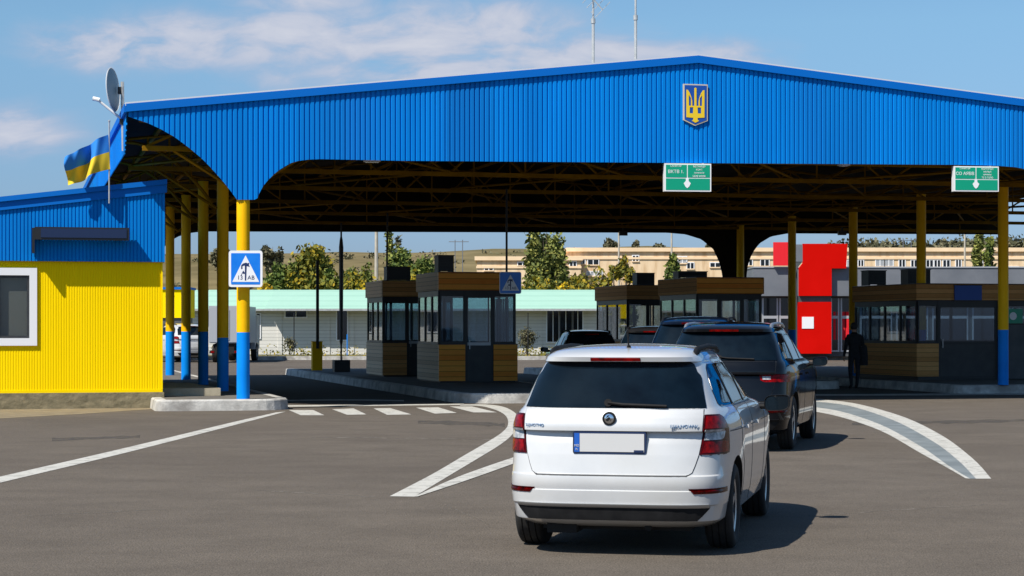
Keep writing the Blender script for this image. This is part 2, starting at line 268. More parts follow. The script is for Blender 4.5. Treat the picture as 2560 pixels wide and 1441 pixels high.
M['lamp_red'] = noisy('red_lamp_lens', (0.06, 0.0, 0.0), (0.28, 0.001, 0.001), scale=22, rough=0.2, coat=0.0, spec=0.2)
M['lamp_dark'] = noisy('dark_red_lamp_lens', (0.012, 0.0, 0.0), (0.085, 0.0, 0.0), scale=20, rough=0.2, coat=0.0, spec=0.2)
M['lamp_clear'] = noisy('clear_lamp_lens', (0.16, 0.17, 0.18), (0.58, 0.59, 0.62), scale=18, rough=0.15, coat=0.3)
M['chrome'] = plain('chrome', (0.75, 0.76, 0.78), 0.12, 1.0)
M['silver_trim'] = plain('silver_trim', (0.42, 0.43, 0.44), 0.35, 0.7)
M['plate_white'] = plain('number_plate_white', (0.52, 0.52, 0.52), 0.45)
M['plate_blue'] = plain('number_plate_blue', (0.01, 0.09, 0.42), 0.4)
M['letter_blue'] = plain('blue_grey_lettering', (0.10, 0.20, 0.36), 0.4)
M['skin'] = plain('skin', (0.36, 0.20, 0.13), 0.6)
M['cloth_black'] = noisy('black_cloth', (0.006, 0.006, 0.008), (0.014, 0.014, 0.016), scale=12, rough=0.95)
M['cloth_dark'] = noisy('dark_trouser_cloth', (0.008, 0.009, 0.013), (0.015, 0.016, 0.02), scale=12, rough=0.95)
M['hair'] = plain('dark_hair', (0.015, 0.012, 0.010), 0.7)
M['curtain'] = plain('pale_curtain', (0.55, 0.57, 0.58), 0.9)
M['interior'] = plain('booth_interior', (0.03, 0.03, 0.032), 0.8)

# ------------------------------------------------------------------ mesh helpers
class MB:
    def __init__(s): s.v = []; s.f = []; s.m = []; s.mats = []
    def mi(s, m):
        if m not in s.mats: s.mats.append(m)
        return s.mats.index(m)
    def add(s, vs, fs, m):
        o = len(s.v); s.v += [tuple(p) for p in vs]; i = s.mi(m)
        for f in fs: s.f.append(tuple(o+k for k in f)); s.m.append(i)
    def box(s, x0, x1, y0, y1, z0, z1, m):
        vs = [(x0, y0, z0), (x1, y0, z0), (x1, y1, z0), (x0, y1, z0), (x0, y0, z1), (x1, y0, z1), (x1, y1, z1), (x0, y1, z1)]
        s.add(vs, [(0, 3, 2, 1), (4, 5, 6, 7), (0, 1, 5, 4), (1, 2, 6, 5), (2, 3, 7, 6), (3, 0, 4, 7)], m)
    def tube(s, pts, r, m, n=8, caps=True, r2=None):
        pts = [Vector(p) for p in pts]; rings = []
        for i, p in enumerate(pts):
            d = (pts[min(i+1, len(pts)-1)]-pts[max(i-1, 0)]).normalized()
            a = Vector((0, 0, 1)) if abs(d.z) < 0.9 else Vector((1, 0, 0))
            e1 = d.cross(a).normalized(); e2 = d.cross(e1)
            rr = r if r2 is None else r+(r2-r)*i/max(1, len(pts)-1)
            rings.append([p+e1*rr*math.cos(2*PI*k/n)+e2*rr*math.sin(2*PI*k/n) for k in range(n)])
        vs = [q for R in rings for q in R]; fs = []
        for i in range(len(rings)-1):
            for k in range(n):
                a = i*n+k; b = i*n+(k+1) % n; fs.append((a, a+n, b+n, b))
        if caps: fs.append(tuple(range(n))); fs.append(tuple(range((len(rings)-1)*n+n-1, (len(rings)-1)*n-1, -1)))
        s.add(vs, fs, m)
    def bar(s, p, q, w, m): s.tube([p, q], w*0.7, m, 4)
    def lathe(s, prof, m, n=24, axis='z', c=(0, 0, 0)):
        vs = []; fs = []
        for (r, h) in prof:
            for k in range(n):
                a = 2*PI*k/n; x, y = r*math.cos(a), r*math.sin(a)
                if axis == 'z': vs.append((c[0]+x, c[1]+y, c[2]+h))
                elif axis == 'x': vs.append((c[0]+h, c[1]+x, c[2]+y))
                else: vs.append((c[0]+x, c[1]+h, c[2]+y))
        for i in range(len(prof)-1):
            for k in range(n):
                a = i*n+k; b = i*n+(k+1) % n; fs.append((a, b, b+n, a+n))
        s.add(vs, fs, m)
    def prism(s, poly, y0, y1, m):
        """polygon in (x,z), extruded from y0 (front) to y1"""
        n = len(poly); vs = [(x, y0, z) for x, z in poly]+[(x, y1, z) for x, z in poly]
        fs = [tuple(range(n)), tuple(range(2*n-1, n-1, -1))]+[(i, i+n, (i+1) % n+n, (i+1) % n) for i in range(n)]
        s.add(vs, fs, m)
    def slab(s, poly, z0, z1, m, mside=None):
        n = len(poly); vs = [(x, y, z1) for x, y in poly]+[(x, y, z0) for x, y in poly]
        s.add(vs, [tuple(range(n))], m); s.add(vs, [(i+n, (i+1) % n+n, (i+1) % n, i) for i in range(n)], mside or m)
    def build(s, name, parent=None, smooth=None, fix=True, loc=None):
        me = bpy.data.meshes.new(name); me.from_pydata(s.v, [], s.f)
        for m in s.mats: me.materials.append(M[m] if isinstance(m, str) else m)
        me.polygons.foreach_set('material_index', s.m); me.update()
        if fix or smooth is not None:
            bm = bmesh.new(); bm.from_mesh(me)
            if fix: bmesh.ops.recalc_face_normals(bm, faces=bm.faces)
            if smooth is not None:
                for f in bm.faces: f.smooth = True
                for e in bm.edges:
                    if len(e.link_faces) == 2 and e.calc_face_angle(0) > math.radians(smooth): e.smooth = False
            bm.to_mesh(me); bm.free()
        o = bpy.data.objects.new(name, me); COL.objects.link(o)
        if parent: o.parent = parent
        if loc: o.location = loc
        return o
def tag(o, label=None, cat=None, group=None, kind=None):
    if label: o['label'] = label
    if cat: o['category'] = cat
    if group: o['group'] = group
    if kind: o['kind'] = kind
    return o
def thing(name, label, cat, loc=(0, 0, 0), rz=0.0, group=None):
    o = bpy.data.objects.new(name, None); COL.objects.link(o); o.location = loc; o.rotation_euler = (0, 0, rz); o.empty_display_size = 0.2
    return tag(o, label, cat, group)
def copy_tree(o, parent=None):
    c = o.copy(); COL.objects.link(c)
    if parent: c.parent = parent
    for ch in list(o.children): copy_tree(ch, c)
    return c
def text(name, body, size, mat, parent, loc, rot=(PI/2, 0, 0), align='CENTER', ext=0.002):
    cu = bpy.data.curves.new(name, 'FONT'); cu.body = body; cu.size = size; cu.extrude = ext; cu.align_x = align; cu.align_y = 'CENTER'
    cu.materials.append(M[mat]); tmp = bpy.data.objects.new(name, cu); COL.objects.link(tmp)
    dg = bpy.context.evaluated_depsgraph_get(); dg.update(); me = bpy.data.meshes.new_from_object(tmp.evaluated_get(dg)); bpy.data.objects.remove(tmp)
    me.name = name; o = bpy.data.objects.new(name, me); COL.objects.link(o); o.parent = parent; o.location = loc; o.rotation_euler = rot
    return o
def gp(px, py, z=0.0):
    """where the sight line through a photo point meets a level surface"""
    Y = (EYE-z)*F/(py-HY); return ((px-CX)/F*Y, Y)
def at(px, Y): return (px-CX)/F*Y
def zt(py, Y): return EYE-(py-HY)/F*Y
class Frame:
    def __init__(s, x, y, deg): s.x = x; s.y = y; s.a = math.radians(deg); s.c = math.cos(s.a); s.s = math.sin(s.a)
    def w(s, u, v): return (s.x+u*s.c-v*s.s, s.y+u*s.s+v*s.c)
    def l(s, X, Y): dx, dy = X-s.x, Y-s.y; return (dx*s.c+dy*s.s, -dx*s.s+dy*s.c)
    def hit(s, px, py, v=0.0):
        a = (px-CX)/F; ox, oy = s.w(0, v); u = (a*oy-ox)/(s.c-a*s.s); Y = oy+u*s.s
        return (u, zt(py, Y))
CF = Frame(-5.376, 40.0, 14.0)      # canopy frame: u across the lanes, v along them

# ------------------------------------------------------------------ ground, markings, islands
g = MB(); g.add([(-900, -60, 0), (900, -60, 0), (900, 1500, 0), (-900, 1500, 0)], [(0, 1, 2, 3)], 'asphalt')
tag(g.build('ground'), 'grey brown asphalt of the border checkpoint yard', 'ground', kind='structure')
g = MB()
N = 60; M_ = 90; vs = []; fs = []
for j in range(M_+1):
    for i in range(N+1):
        X = -420+960*i/N; t = j/M_; Y = 235+t*420
        zz = 18.2*(1/(1+math.exp(-(Y-335)/26)))*(1+0.05*math.sin(X*0.021+1)+0.02*math.sin(X*0.07)) - 0.45*max(0, 1-(Y-235)/40)
        zz += 0.25*math.sin(X*0.19+Y*0.05)+0.22*math.sin(Y*0.23+X*0.031)
        if X < -40: zz *= 1-0.05*min(1, (-40-X)/60)
        vs.append((X, Y, zz))
for j in range(M_):
    for i in range(N): a = j*(N+1)+i; fs.append((a, a+1, a+N+2, a+N+1))
g.add(vs, fs, 'hill'); tag(g.build('hill', smooth=60), 'dry brown grassy hillside', 'hill', kind='structure')
g = MB(); g.slab([(-160, 106.6), (260, 106.6), (260, 236), (-160, 236)], 0, 0.16, 'grass')
tag(g.build('grass_verge'), 'dry grass behind the far kerb', 'verge', kind='structure')
g = MB()
for i in range(60):
    x0 = -90+i*3.0; g.box(x0, x0+2.985, 106.25, 106.6, 0, 0.2, 'kerb')
tag(g.build('far_kerb'), 'pale kerb along the back road', 'kerb', kind='structure')

def marking(poly, name='road_marking', mat='paint_line', z=0.004, label='worn white road marking'):
    b = MB(); pts = [gp(*p) for p in poly]; n = len(pts); b.add([(x, y, z) for x, y in pts], [tuple(range(n))], mat)
    o = b.build(name); bmx = bmesh.new(); bmx.from_mesh(o.data)
    for f in bmx.faces:
        if f.normal.z < 0: f.normal_flip()
    bmx.to_mesh(o.data); bmx.free()
    return tag(o, label, 'road marking', kind='structure')
def spline(P, k=5):
    # smooth run through the points, worked out on the ground and given back as sight points
    G = [Vector(gp(*p)) for p in P]; out = []
    for i in range(len(G)-1):
        p0, p1, p2, p3 = G[max(i-1, 0)], G[i], G[i+1], G[min(i+2, len(G)-1)]
        for j in range(k):
            t = j/k; out.append(0.5*((2*p1)+(p2-p0)*t+(2*p0-5*p1+4*p2-p3)*t*t+(3*p1-p0-3*p2+p3)*t**3))
    out.append(G[-1]); return [(CX+q.x/q.y*F, HY+EYE*F/q.y) for q in out]
def strip(A, B, **kw): marking(spline(A)+spline(B)[::-1], **kw)
for q in [[(722, 1026), (783, 1026), (811, 1039), (752, 1039)], [(830, 1024), (884, 1022), (916, 1037), (868, 1038)], [(934, 1022), (975, 1021), (1029, 1037), (968, 1038)],
          [(1040, 1020), (1095, 1019), (1142, 1033), (1087, 1035)], [(1124, 1017), (1180, 1017), (1243, 1032), (1184, 1032)]]:
    marking(q, 'crosswalk_stripe', label='white zebra crossing stripe')
strip([(-400, 1287), (0, 1193), (300, 1124), (580, 1057), (690, 1032)], [(-400, 1305), (0, 1208), (310, 1134), (600, 1060), (714, 1030)])
strip([(1150, 1012), (1215, 1012), (1262, 1019), (1293, 1038), (1297, 1060), (1280, 1088), (1250, 1113), (1190, 1150), (1120, 1192), (1036, 1243)],
      [(1150, 1015), (1200, 1016), (1240, 1026), (1265, 1041), (1270, 1063), (1255, 1082), (1225, 1102), (1160, 1140), (1080, 1187), (974, 1242)])
strip([(1036, 1243), (1130, 1200), (1210, 1170), (1310, 1136)], [(1044, 1243), (1150, 1208), (1230, 1180), (1310, 1151)], z=0.006)
A_ = [(1960, 993), (2022, 997), (2130, 1008), (2250, 1040), (2350, 1087), (2430, 1146), (2478, 1198)]
B_ = [(1960, 998), (2022, 1003), (2120, 1015), (2230, 1050), (2330, 1103), (2395, 1152), (2440, 1198)]
C_ = [(1960, 1009), (2022, 1017), (2100, 1029), (2200, 1062), (2300, 1116), (2372, 1166), (2425, 1198)]
D_ = [(1960, 1017), (2022, 1027), (2100, 1043), (2200, 1077), (2300, 1133), (2360, 1166), (2414, 1197)]
strip(A_, B_); strip(C_, D_); strip(B_, C_, mat='paint_grey', z=0.0035, label='faded grey fill between two white lines')
strip([(1990, 986), (2150, 986), (2560, 983), (2800, 983)], [(1990, 990), (2150, 990), (2560, 988), (2800, 988)], name='stop_line')
strip([(700, 1014), (980, 1012), (1160, 1010)], [(700, 1018), (980, 1015), (1160, 1013)], name='stop_line')
strip([(690, 1001), (860, 999), (1010, 1001)], [(690, 1004), (860, 1002), (1010, 1004)], name='stop_line')

marking([(-200, 1022), (0, 1017), (402, 1010), (402, 1022), (200, 1036), (0, 1047), (-200, 1056)], 'soil_strip', 'soil', 0.003, 'sandy soil strip along the kiosk plinth')
def seam(pts, wpx, mat, z=0.0025):
    A, B = [], []
    for i, (x, y) in enumerate(pts):
        d = wpx*(0.5+0.5*random.random()); A.append((x, y-d/2)); B.append((x, y+d/2))
    marking(A+B[::-1], 'road_seam', mat, z, 'thin weathered seam in the asphalt')
def wob(x0, y0, x1, y1, n=14, j=1.6): return [(x0+(x1-x0)*i/n, y0+(y1-y0)*i/n+random.uniform(-j, j)) for i in range(n+1)]
seam(wob(640, 1227, 940, 1244), 2.2, 'seam_light'); seam(wob(780, 1094, 1245, 1100), 2.0, 'seam_light'); seam(wob(1110, 1262, 1225, 1312), 2.6, 'seam_light'); seam(wob(60, 1290, 420, 1275), 2.0, 'seam_light')
seam(wob(1045, 1056, 1262, 1063, 16, 1.0), 12, 'seam_dark'); seam(wob(2020, 1290, 2460, 1262, 20), 2.0, 'seam_light'); seam(wob(2130, 1060, 2560, 1052, 20, 1), 9, 'seam_dark'); seam(wob(130, 1100, 350, 1092, 10, 1), 9, 'seam_dark')
def rounded(u0, u1, v0, v1, r0, r1):
    pts = []
    for (cu, cv, r, a0) in [(u0+r0, v0+r0, r0, PI), (u1-r1, v0+r1, r1, 1.5*PI)]:
        pts += [(cu+r*math.cos(a0+k*PI/12), cv+r*math.sin(a0+k*PI/12)) for k in range(7)]
    return pts+[(u1, v1), (u0, v1)]
def island(name, poly, h, label, inset=0.22):
    b = MB(); W_ = [CF.w(*p) for p in poly]; n = len(W_)
    cx = sum(p[0] for p in poly)/n; cv = sum(p[1] for p in poly)/n
    inner = []
    for i in range(n):      # inward offset of the outline for the paving behind the kerb stones
        p0, p1, p2 = Vector(W_[i-1]), Vector(W_[i]), Vector(W_[(i+1) % n])
        d1 = (p1-p0).normalized(); d2 = (p2-p1).normalized(); nn = Vector((-(d1+d2).y, (d1+d2).x)).normalized()
        inner.append(p1+nn*inset/max(0.5, nn.dot(Vector((-d1.y, d1.x)))))
    b.add([(x, y, 0) for x, y in W_]+[(x+0.02*(q.x-x)/inset, y+0.02*(q.y-y)/inset, h-0.03) for (x, y), q in zip(W_, inner)]
          + [(x+0.05*(q.x-x)/inset, y+0.05*(q.y-y)/inset, h) for (x, y), q in zip(W_, inner)]+[(q.x, q.y, h) for q in inner],
          [(r*n+i, r*n+(i+1) % n, (r+1)*n+(i+1) % n, (r+1)*n+i) for r in range(3) for i in range(n)], 'kerb')
    b.add([(q.x, q.y, h-0.004) for q in inner], [tuple(range(n))], 'paving')
    return tag(b.build(name), label, 'kerb island', kind='structure')
KH = 0.22
island('kerb_island', rounded(-1.75, 0.95, -0.35, 29, 0.25, 0.7), KH, 'raised kerb island under the yellow and blue columns')
island('kerb_island', rounded(4.94, 8.75, 2.1, 31, 0.8, 1.3), KH, 'raised kerb island carrying the left booths')
island('kerb_island', rounded(13.7, 17.4, 10.0, 31, 0.8, 0.8), KH, 'raised kerb island carrying the middle booths')
island('kerb_island', rounded(18.45, 26.0, 5.6, 31, 0.5, 1.0), KH, 'raised kerb island carrying the right booths')

# ------------------------------------------------------------------ canopy
can = thing('checkpoint_canopy', 'huge blue corrugated gabled canopy on yellow and blue columns', 'canopy', (CF.x, CF.y, 0), CF.a)
DEPTH = 27.6
UL = CF.hit(320, 268)[0]; UM = CF.hit(1738, 147)[0]; UR = 2*UM-UL; U2 = UR+(UM-UL)*1.0
Z_EAVE = CF.hit(320, 268)[1]; Z_RIDGE = CF.hit(1738, 147)[1]; Z_RIGHT = CF.hit(2560, 257)
slope_r = (Z_RIDGE-Z_RIGHT[1])/(Z_RIGHT[0]-UM)
UEND = UR+10.0
def ztop(u):
    if u <= UM: return Z_EAVE+(Z_RIDGE-Z_EAVE)*(u-UL)/(UM-UL)
    return max(Z_RIDGE-slope_r*(u-UM), Z_RIDGE-slope_r*(UR-UM)+0.02*(u-UR) if u > UR else -9)
arch_pts = [CF.hit(*p) for p in [(320, 294), (337, 300), (370, 311), (400, 325), (435, 345), (470, 371), (500, 396), (520, 416), (543, 441), (560, 461), (578, 484), (590, 501),
            (640, 501), (647, 483), (655, 468), (667, 453), (680, 440), (694, 428), (710, 418), (726, 409), (745, 404), (770, 401), (800, 400), (1000, 404), (1400, 407), (1800, 410), (2400, 414), (2480, 416), (2530, 420), (2560, 426)]]
UC2 = 19.3
ext = [(UC2-1.1, 4.93), (UC2-0.75, 4.72), (UC2-0.5, 4.5), (UC2-0.25, 4.2), (UC2+0.25, 4.2), (UC2+0.5, 4.5), (UC2+0.75, 4.72), (UC2+1.1, 4.93), (UC2+1.6, 5.05), (UEND, 5.1)]
ext = [(u, z) for u, z in ext if u > arch_pts[-1][0]+0.05]
FB = arch_pts+ext
def zbot(u): return float(np.interp(u, [p[0] for p in FB], [p[1] for p in FB]))
RB = [(-2.3, 5.5), (-1.0, 4.9), (-0.3, 4.25), (0.3, 4.25), (0.55, 4.5), (0.85, 4.72), (1.2, 4.85), (1.7, 4.92), (UC2-2.6, 5.07), (UC2-1.9, 5.02), (UC2-1.3, 4.85), (UC2-0.85, 4.5), (UC2-0.62, 4.05), (UC2-0.5, 3.6), (UC2-0.42, 3.0),
      (UC2+0.40, 3.0), (UC2+0.46, 3.9), (UC2+0.62, 4.35), (UC2+0.9, 4.72), (UC2+1.35, 4.98), (UC2+2.0, 5.1), (UEND, 5.16)]
UCR = 20.72
RB = [(u+(UCR-UC2) if u > 10 and u < UEND-1 else u, z) for u, z in RB]
def zbot_r(u): return float(np.interp(u, [p[0] for p in RB], [p[1] for p in RB]))
def corrugated(us, ue, bot, top, v, name, mat, axis='u', pitch=0.103, depth=0.024, flip=False):
    b = MB(); P = []; k = 0; u = us
    prof = [(0, 0), (0.60, 0), (0.70, 1), (0.90, 1)]
    while u < ue:
        for t, d in prof:
            uu = min(us+(k+t)*pitch, ue); P.append((uu, d*depth))
        k += 1; u = us+k*pitch
    P.append((ue, 0))
    vs = []; fs = []
    for uu, d in P:
        z0, z1 = bot(uu), top(uu)
        if axis == 'u': vs += [(uu, v+d, z0), (uu, v+d, z1)]
        else: vs += [(v+d, uu, z0), (v+d, uu, z1)]
    for i in range(len(P)-1): a = 2*i; fs.append((a, a+2, a+3, a+1))
    b.add(vs, fs, mat); return b
corrugated(UL, UEND, zbot, lambda u: ztop(u)+0.03, -0.16, 'front_fascia', 'blue').build('front_fascia', can, fix=False)
corrugated(UL, UEND, zbot_r, lambda u: ztop(u)+0.03, DEPTH+0.1, 'rear_fascia', 'blue').build('rear_fascia', can, fix=False)
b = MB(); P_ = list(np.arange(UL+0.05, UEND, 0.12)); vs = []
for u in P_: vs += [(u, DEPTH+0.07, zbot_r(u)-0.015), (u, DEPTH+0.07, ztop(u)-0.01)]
b.add(vs, [(2*i, 2*i+1, 2*i+3, 2*i+2) for i in range(len(P_)-1)], 'roof_under'); b.build('rear_shade_sheet', can, fix=False)  # added dark sheet, blacks out the shaded inner face of the rear fascia
def side_bot(v): return Z_EAVE-0.15-0.70*min(1, max(0, (v-0.1)/0.7))**0.7
corrugated(-0.1, DEPTH, side_bot, lambda v: Z_EAVE-0.03, UL-0.03, 'side_fascia', 'blue', axis='v').build('side_fascia', can, fix=False)
b = MB()
# roof sheets with thickness
for (ua, ub) in [(UL-0.06, UM), (UM, UR), (UR, UEND)]:
    za, zb = ztop(max(ua, UL)), ztop(ub)
    vs = []
    for dz in (0.0, 0.07):
        vs += [(ua, -0.2, za+dz), (ub, -0.2, zb+dz), (ub, DEPTH+0.2, zb+dz), (ua, DEPTH+0.2, za+dz)]
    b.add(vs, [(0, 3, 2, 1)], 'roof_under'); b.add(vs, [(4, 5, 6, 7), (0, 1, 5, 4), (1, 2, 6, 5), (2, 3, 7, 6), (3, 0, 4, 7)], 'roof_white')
b.build('roof', can, fix=False)
b = MB()
for (ua, ub) in [(UL-0.05, UM), (UM, UR), (UR, UEND)]:
    za, zb = ztop(max(ua, UL)), ztop(ub)
    vs = [(ua, -0.215, za-0.115), (ub, -0.215, zb-0.115), (ub, -0.215, zb+0.04), (ua, -0.215, za+0.04), (ua, -0.165, za-0.115), (ub, -0.165, zb-0.115), (ub, -0.165, zb+0.04), (ua, -0.165, za+0.04)]
    b.add(vs, [(0, 1, 2, 3), (4, 7, 6, 5), (0, 4, 5, 1), (3, 2, 6, 7)], 'blue_trim')
b.box(UL-0.085, UL-0.035, -0.16, DEPTH, Z_EAVE-0.12, Z_EAVE+0.04, 'blue_trim')
b.build('roof_trim', can)
# columns
def column(u, v, zc, ztopc, r=0.132):
    q = MB(); q.lathe([(r, KH-0.004), (r, zc)], 'blue_steel', 20); q.lathe([(r, zc), (r, ztopc)], 'yellow_steel', 20)
    q.lathe([(0, ztopc), (r, ztopc)], 'yellow_steel', 20)
    q.lathe([(r+0.006, 2.6), (r+0.006, 2.63)], 'yellow_steel', 20)
    o = q.build('column', can, smooth=40, loc=(u, v, 0)); return o
left_cols = [(608, 40.0), (557, 45.25), (508, 50.5), (465, 55.75), (425, 61.0), (395, 66.3)]
right_cols = [(2761, 44.9), (2508, 50.2), (2303, 55.4), (2133, 60.7), (1980, 66.0), (1851, 71.3)]
VROW = []
for i, (px, Y) in enumerate(left_cols):
    u, v = CF.l(at(px, Y), Y); column(u, v, 1.55 if i != 1 else 1.42, 5.35 if i else 4.6); VROW.append(v)
for i, (px, Y) in enumerate(right_cols):
    u, v = CF.l(at(px, Y), Y); column(u, v, 1.6, 5.35 if i else 4.6)
# trusses across the lanes, one at each column pair
ZB = 5.22
for i, v in enumerate([0.35]+VROW[1:5]+[VROW[5]]):
    q = MB()
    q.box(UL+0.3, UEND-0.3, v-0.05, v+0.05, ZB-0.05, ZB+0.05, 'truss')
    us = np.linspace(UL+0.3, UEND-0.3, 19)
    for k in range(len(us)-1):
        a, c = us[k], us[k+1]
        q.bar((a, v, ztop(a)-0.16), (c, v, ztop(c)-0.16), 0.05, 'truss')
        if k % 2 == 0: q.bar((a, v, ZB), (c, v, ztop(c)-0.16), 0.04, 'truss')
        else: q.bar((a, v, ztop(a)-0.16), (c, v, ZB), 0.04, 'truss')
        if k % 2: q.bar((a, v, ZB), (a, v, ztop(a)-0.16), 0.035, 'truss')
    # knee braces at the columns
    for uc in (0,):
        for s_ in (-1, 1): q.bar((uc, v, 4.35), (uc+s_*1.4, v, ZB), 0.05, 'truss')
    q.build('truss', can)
# purlins along the lanes and diagonal wind braces
for u in list(np.arange(UL+0.9, UEND-0.5, 1.75)):
    q = MB(); z = ztop(u)-0.09; q.box(u-0.04, u+0.04, 0.0, DEPTH, z-0.06, z+0.02, 'truss'); q.build('purlin', can)
for i in range(5):
    v0, v1 = ([0.35]+VROW[1:])[i], ([0.35]+VROW[1:])[i+1]
    for u0 in (UL+0.4, 2.4, 6.6, 10.9, 15.2, 19.4, 23.6):
        q = MB(); a = (u0, v0, ZB+0.06); c = (u0+3.0, v1, ZB+0.06)
        if (i+int(u0)) % 2: a, c = (u0+3.0, v0, ZB+0.06), (u0, v1, ZB+0.06)
        q.bar(a, c, 0.045, 'truss')
        q.build('wind_brace', can)
# left overhang brackets under the eave
for i, v in enumerate([0.6]+VROW[1:5]):
    q = MB(); prev = None
    for k in range(9):
        t = k/8; p = (-0.1+t*(UL+0.35), v, 4.45+1.35*(1-(1-t)**2)); 
        if prev: q.bar(prev, p, 0.055, 'truss')
        prev = p
    for k in (2, 4, 6):
        t = k/8; q.bar((-0.1+t*(UL+0.35), v, 4.45+1.35*(1-(1-t)**2)), (-0.1+t*(UL+0.35), v, 5.95), 0.035, 'truss')
    q.build('eave_bracket', can)

# ------------------------------------------------------------------ kiosk
KF = Frame(at(405, 41.0), 41.0, 14.0)
ko = thing('control_kiosk', 'blue over yellow corrugated kiosk on a stone plinth with white window', 'kiosk', (KF.x, KF.y, 0), KF.a)
KU = KF.hit(-330, 700)[0]; KD = 13.0
zy0 = KF.hit(300, 979)[1]; zyb = KF.hit(300, 655)[1]
kr = lambda u: float(np.interp(u, [KF.hit(0, 500)[0], KF.hit(410, 456)[0]], [KF.hit(0, 500)[1], KF.hit(410, 456)[1]])) if u > KF.hit(0, 500)[0] else KF.hit(0, 500)[1]+(u-KF.hit(0, 500)[0])*0.105
ub0, ub1 = KU, KF.hit(411, 500)[0]
wb0 = (KF.hit(0, 673)[0], KF.hit(90, 862)); wx1, wz0 = KF.hit(90, 862); wz1 = KF.hit(90, 673)[1]; wx0 = wx1-1.62
q = MB()
for (a, c, z0, z1) in [(KU, wx0, zy0, zyb+0.05), (wx1, 0, zy0, zyb+0.05), (wx0, wx1, zy0, wz0), (wx0, wx1, wz1, zyb+0.05)]:
    cc = corrugated(a, c, lambda u: z0, lambda u: z1, 0.0, 'w', 'yellow', pitch=0.052, depth=0.007); q.add(cc.v, cc.f, 'yellow')
q.add([(0, 0, zy0), (0, KD, zy0), (0, KD, zyb+0.1), (0, 0, zyb+0.1)], [(0, 1, 2, 3)], 'yellow')
q.box(KU, 0.012, -0.012, 0.02, zy0-0.02, zy0+0.035, 'yellow')
q.box(-0.02, 0.014, -0.014, 0.03, zy0+0.035, zyb, 'yellow')
q.build('wall', ko, fix=False)
q = corrugated(ub0, ub1, lambda u: zyb, kr, -0.11, 'b', 'blue', pitch=0.072, depth=0.017)
q.add([(ub1, -0.11, zyb), (ub1, KD, zyb), (ub1, KD, kr(0)-0.75), (ub1, -0.11, kr(ub1))], [(0, 1, 2, 3)], 'blue')
q.box(ub0, ub1-0.01, -0.08, 0.0, zyb, zyb+0.03, 'blue_trim')
q.build('blue_cladding', ko, fix=False)
q = MB()
uu = [ub0, KF.hit(0, 500)[0], ub1+0.04]
for a, c in zip(uu[:-1], uu[1:]):
    vs = []
    for dz in (-0.05, 0.05): vs += [(a, -0.2, kr(a)+dz), (c, -0.2, kr(c)+dz), (c, KD, kr(c)+dz-0.75), (a, KD, kr(a)+dz-0.75)]
    q.add(vs, [(0, 3, 2, 1), (4, 5, 6, 7), (0, 1, 5, 4), (1, 2, 6, 5), (2, 3, 7, 6), (3, 0, 4, 7)], 'blue_trim')
    vs = [(a, -0.15, kr(a)-0.22), (c, -0.15, kr(c)-0.22), (c, -0.15, kr(c)-0.05), (a, -0.15, kr(a)-0.05), (a, -0.11, kr(a)-0.22), (c, -0.11, kr(c)-0.22)]
    q.add(vs, [(0, 1, 2, 3), (0, 4, 5, 1)], 'blue_trim')
q.build('roof', ko, fix=False)
q = MB(); q.box(KU, 0.04, -0.05, KD, 0, zy0-0.02, 'stone'); q.build('plinth', ko)
w = MB(); fr = 0.13
w.box(wx0-0.02, wx1+0.02, -0.05, 0.06, wz0-0.02, wz0+fr, 'white_pvc'); w.box(wx0-0.02, wx1+0.02, -0.05, 0.06, wz1-fr, wz1+0.02, 'white_pvc')
w.box(wx1-fr, wx1+0.02, -0.05, 0.06, wz0+fr, wz1-fr, 'white_pvc'); w.box(wx0-0.02, wx0+fr, -0.05, 0.06, wz0+fr, wz1-fr, 'white_pvc')
w.box((wx0+wx1)/2-0.06, (wx0+wx1)/2+0.06, -0.045, 0.055, wz0+fr, wz1-fr, 'white_pvc')
wo_ = w.build('window', ko)
w = MB()
for a, c in ((wx0+fr, (wx0+wx1)/2-0.06), ((wx0+wx1)/2+0.06, wx1-fr)):
    for (x0, x1, z0, z1) in ((a, a+0.05, wz0+fr, wz1-fr), (c-0.05, c, wz0+fr, wz1-fr), (a+0.05, c-0.05, wz0+fr, wz0+fr+0.05), (a+0.05, c-0.05, wz1-fr-0.05, wz1-fr)):
        w.box(x0, x1, -0.01, 0.04, z0, z1, 'dark_box')
w.build('sash', wo_)
w = MB(); w.box(wx0+fr, wx1-fr, 0.03, 0.035, wz0+fr, wz1-fr, 'glass_clear'); w.box(wx0+fr, wx1-fr, 0.10, 0.11, wz0+fr, wz1-fr, 'blind'); w.build('pane', wo_)
# display board, its own thing, bracketed to the kiosk front
x0, z1 = KF.hit(86, 570); x1, z0 = KF.hit(320, 606)
bx, by = KF.w((x0+x1)/2, -0.42)
db = thing('display_board', 'long dark blue display box on the kiosk front above the window', 'display board', (bx, by, z0), KF.a)
hw = (x1-x0)/2; hh = z1-z0; q = MB(); q.box(-hw, hw, -0.02, 0.20, 0.02, hh, 'dark_frame'); q.build('casing', db)
q = MB(); q.box(-hw+0.12, hw-0.05, -0.035, -0.022, 0.06, hh-0.03, 'board_blue'); q.build('screen', db)
q = MB(); q.box(-hw-0.05, -hw, -0.0, 0.28, -0.25, hh-0.02, 'dark_frame'); q.box(hw-0.3, hw-0.25, 0.20, 0.30, 0.05, hh-0.05, 'dark_frame'); q.build('bracket', db)
q = MB(); sx, sy = CF.w(-1.25, 1.2); q.slab([CF.w(-1.6, 2.0), CF.w(-0.25, 2.0), CF.w(-0.55, 6.5), CF.w(-1.6, 6.5)], KH, KH+0.16, 'slab')
tag(q.build('entrance_step'), 'sandy concrete step beside the kiosk wall', 'step', kind='structure')

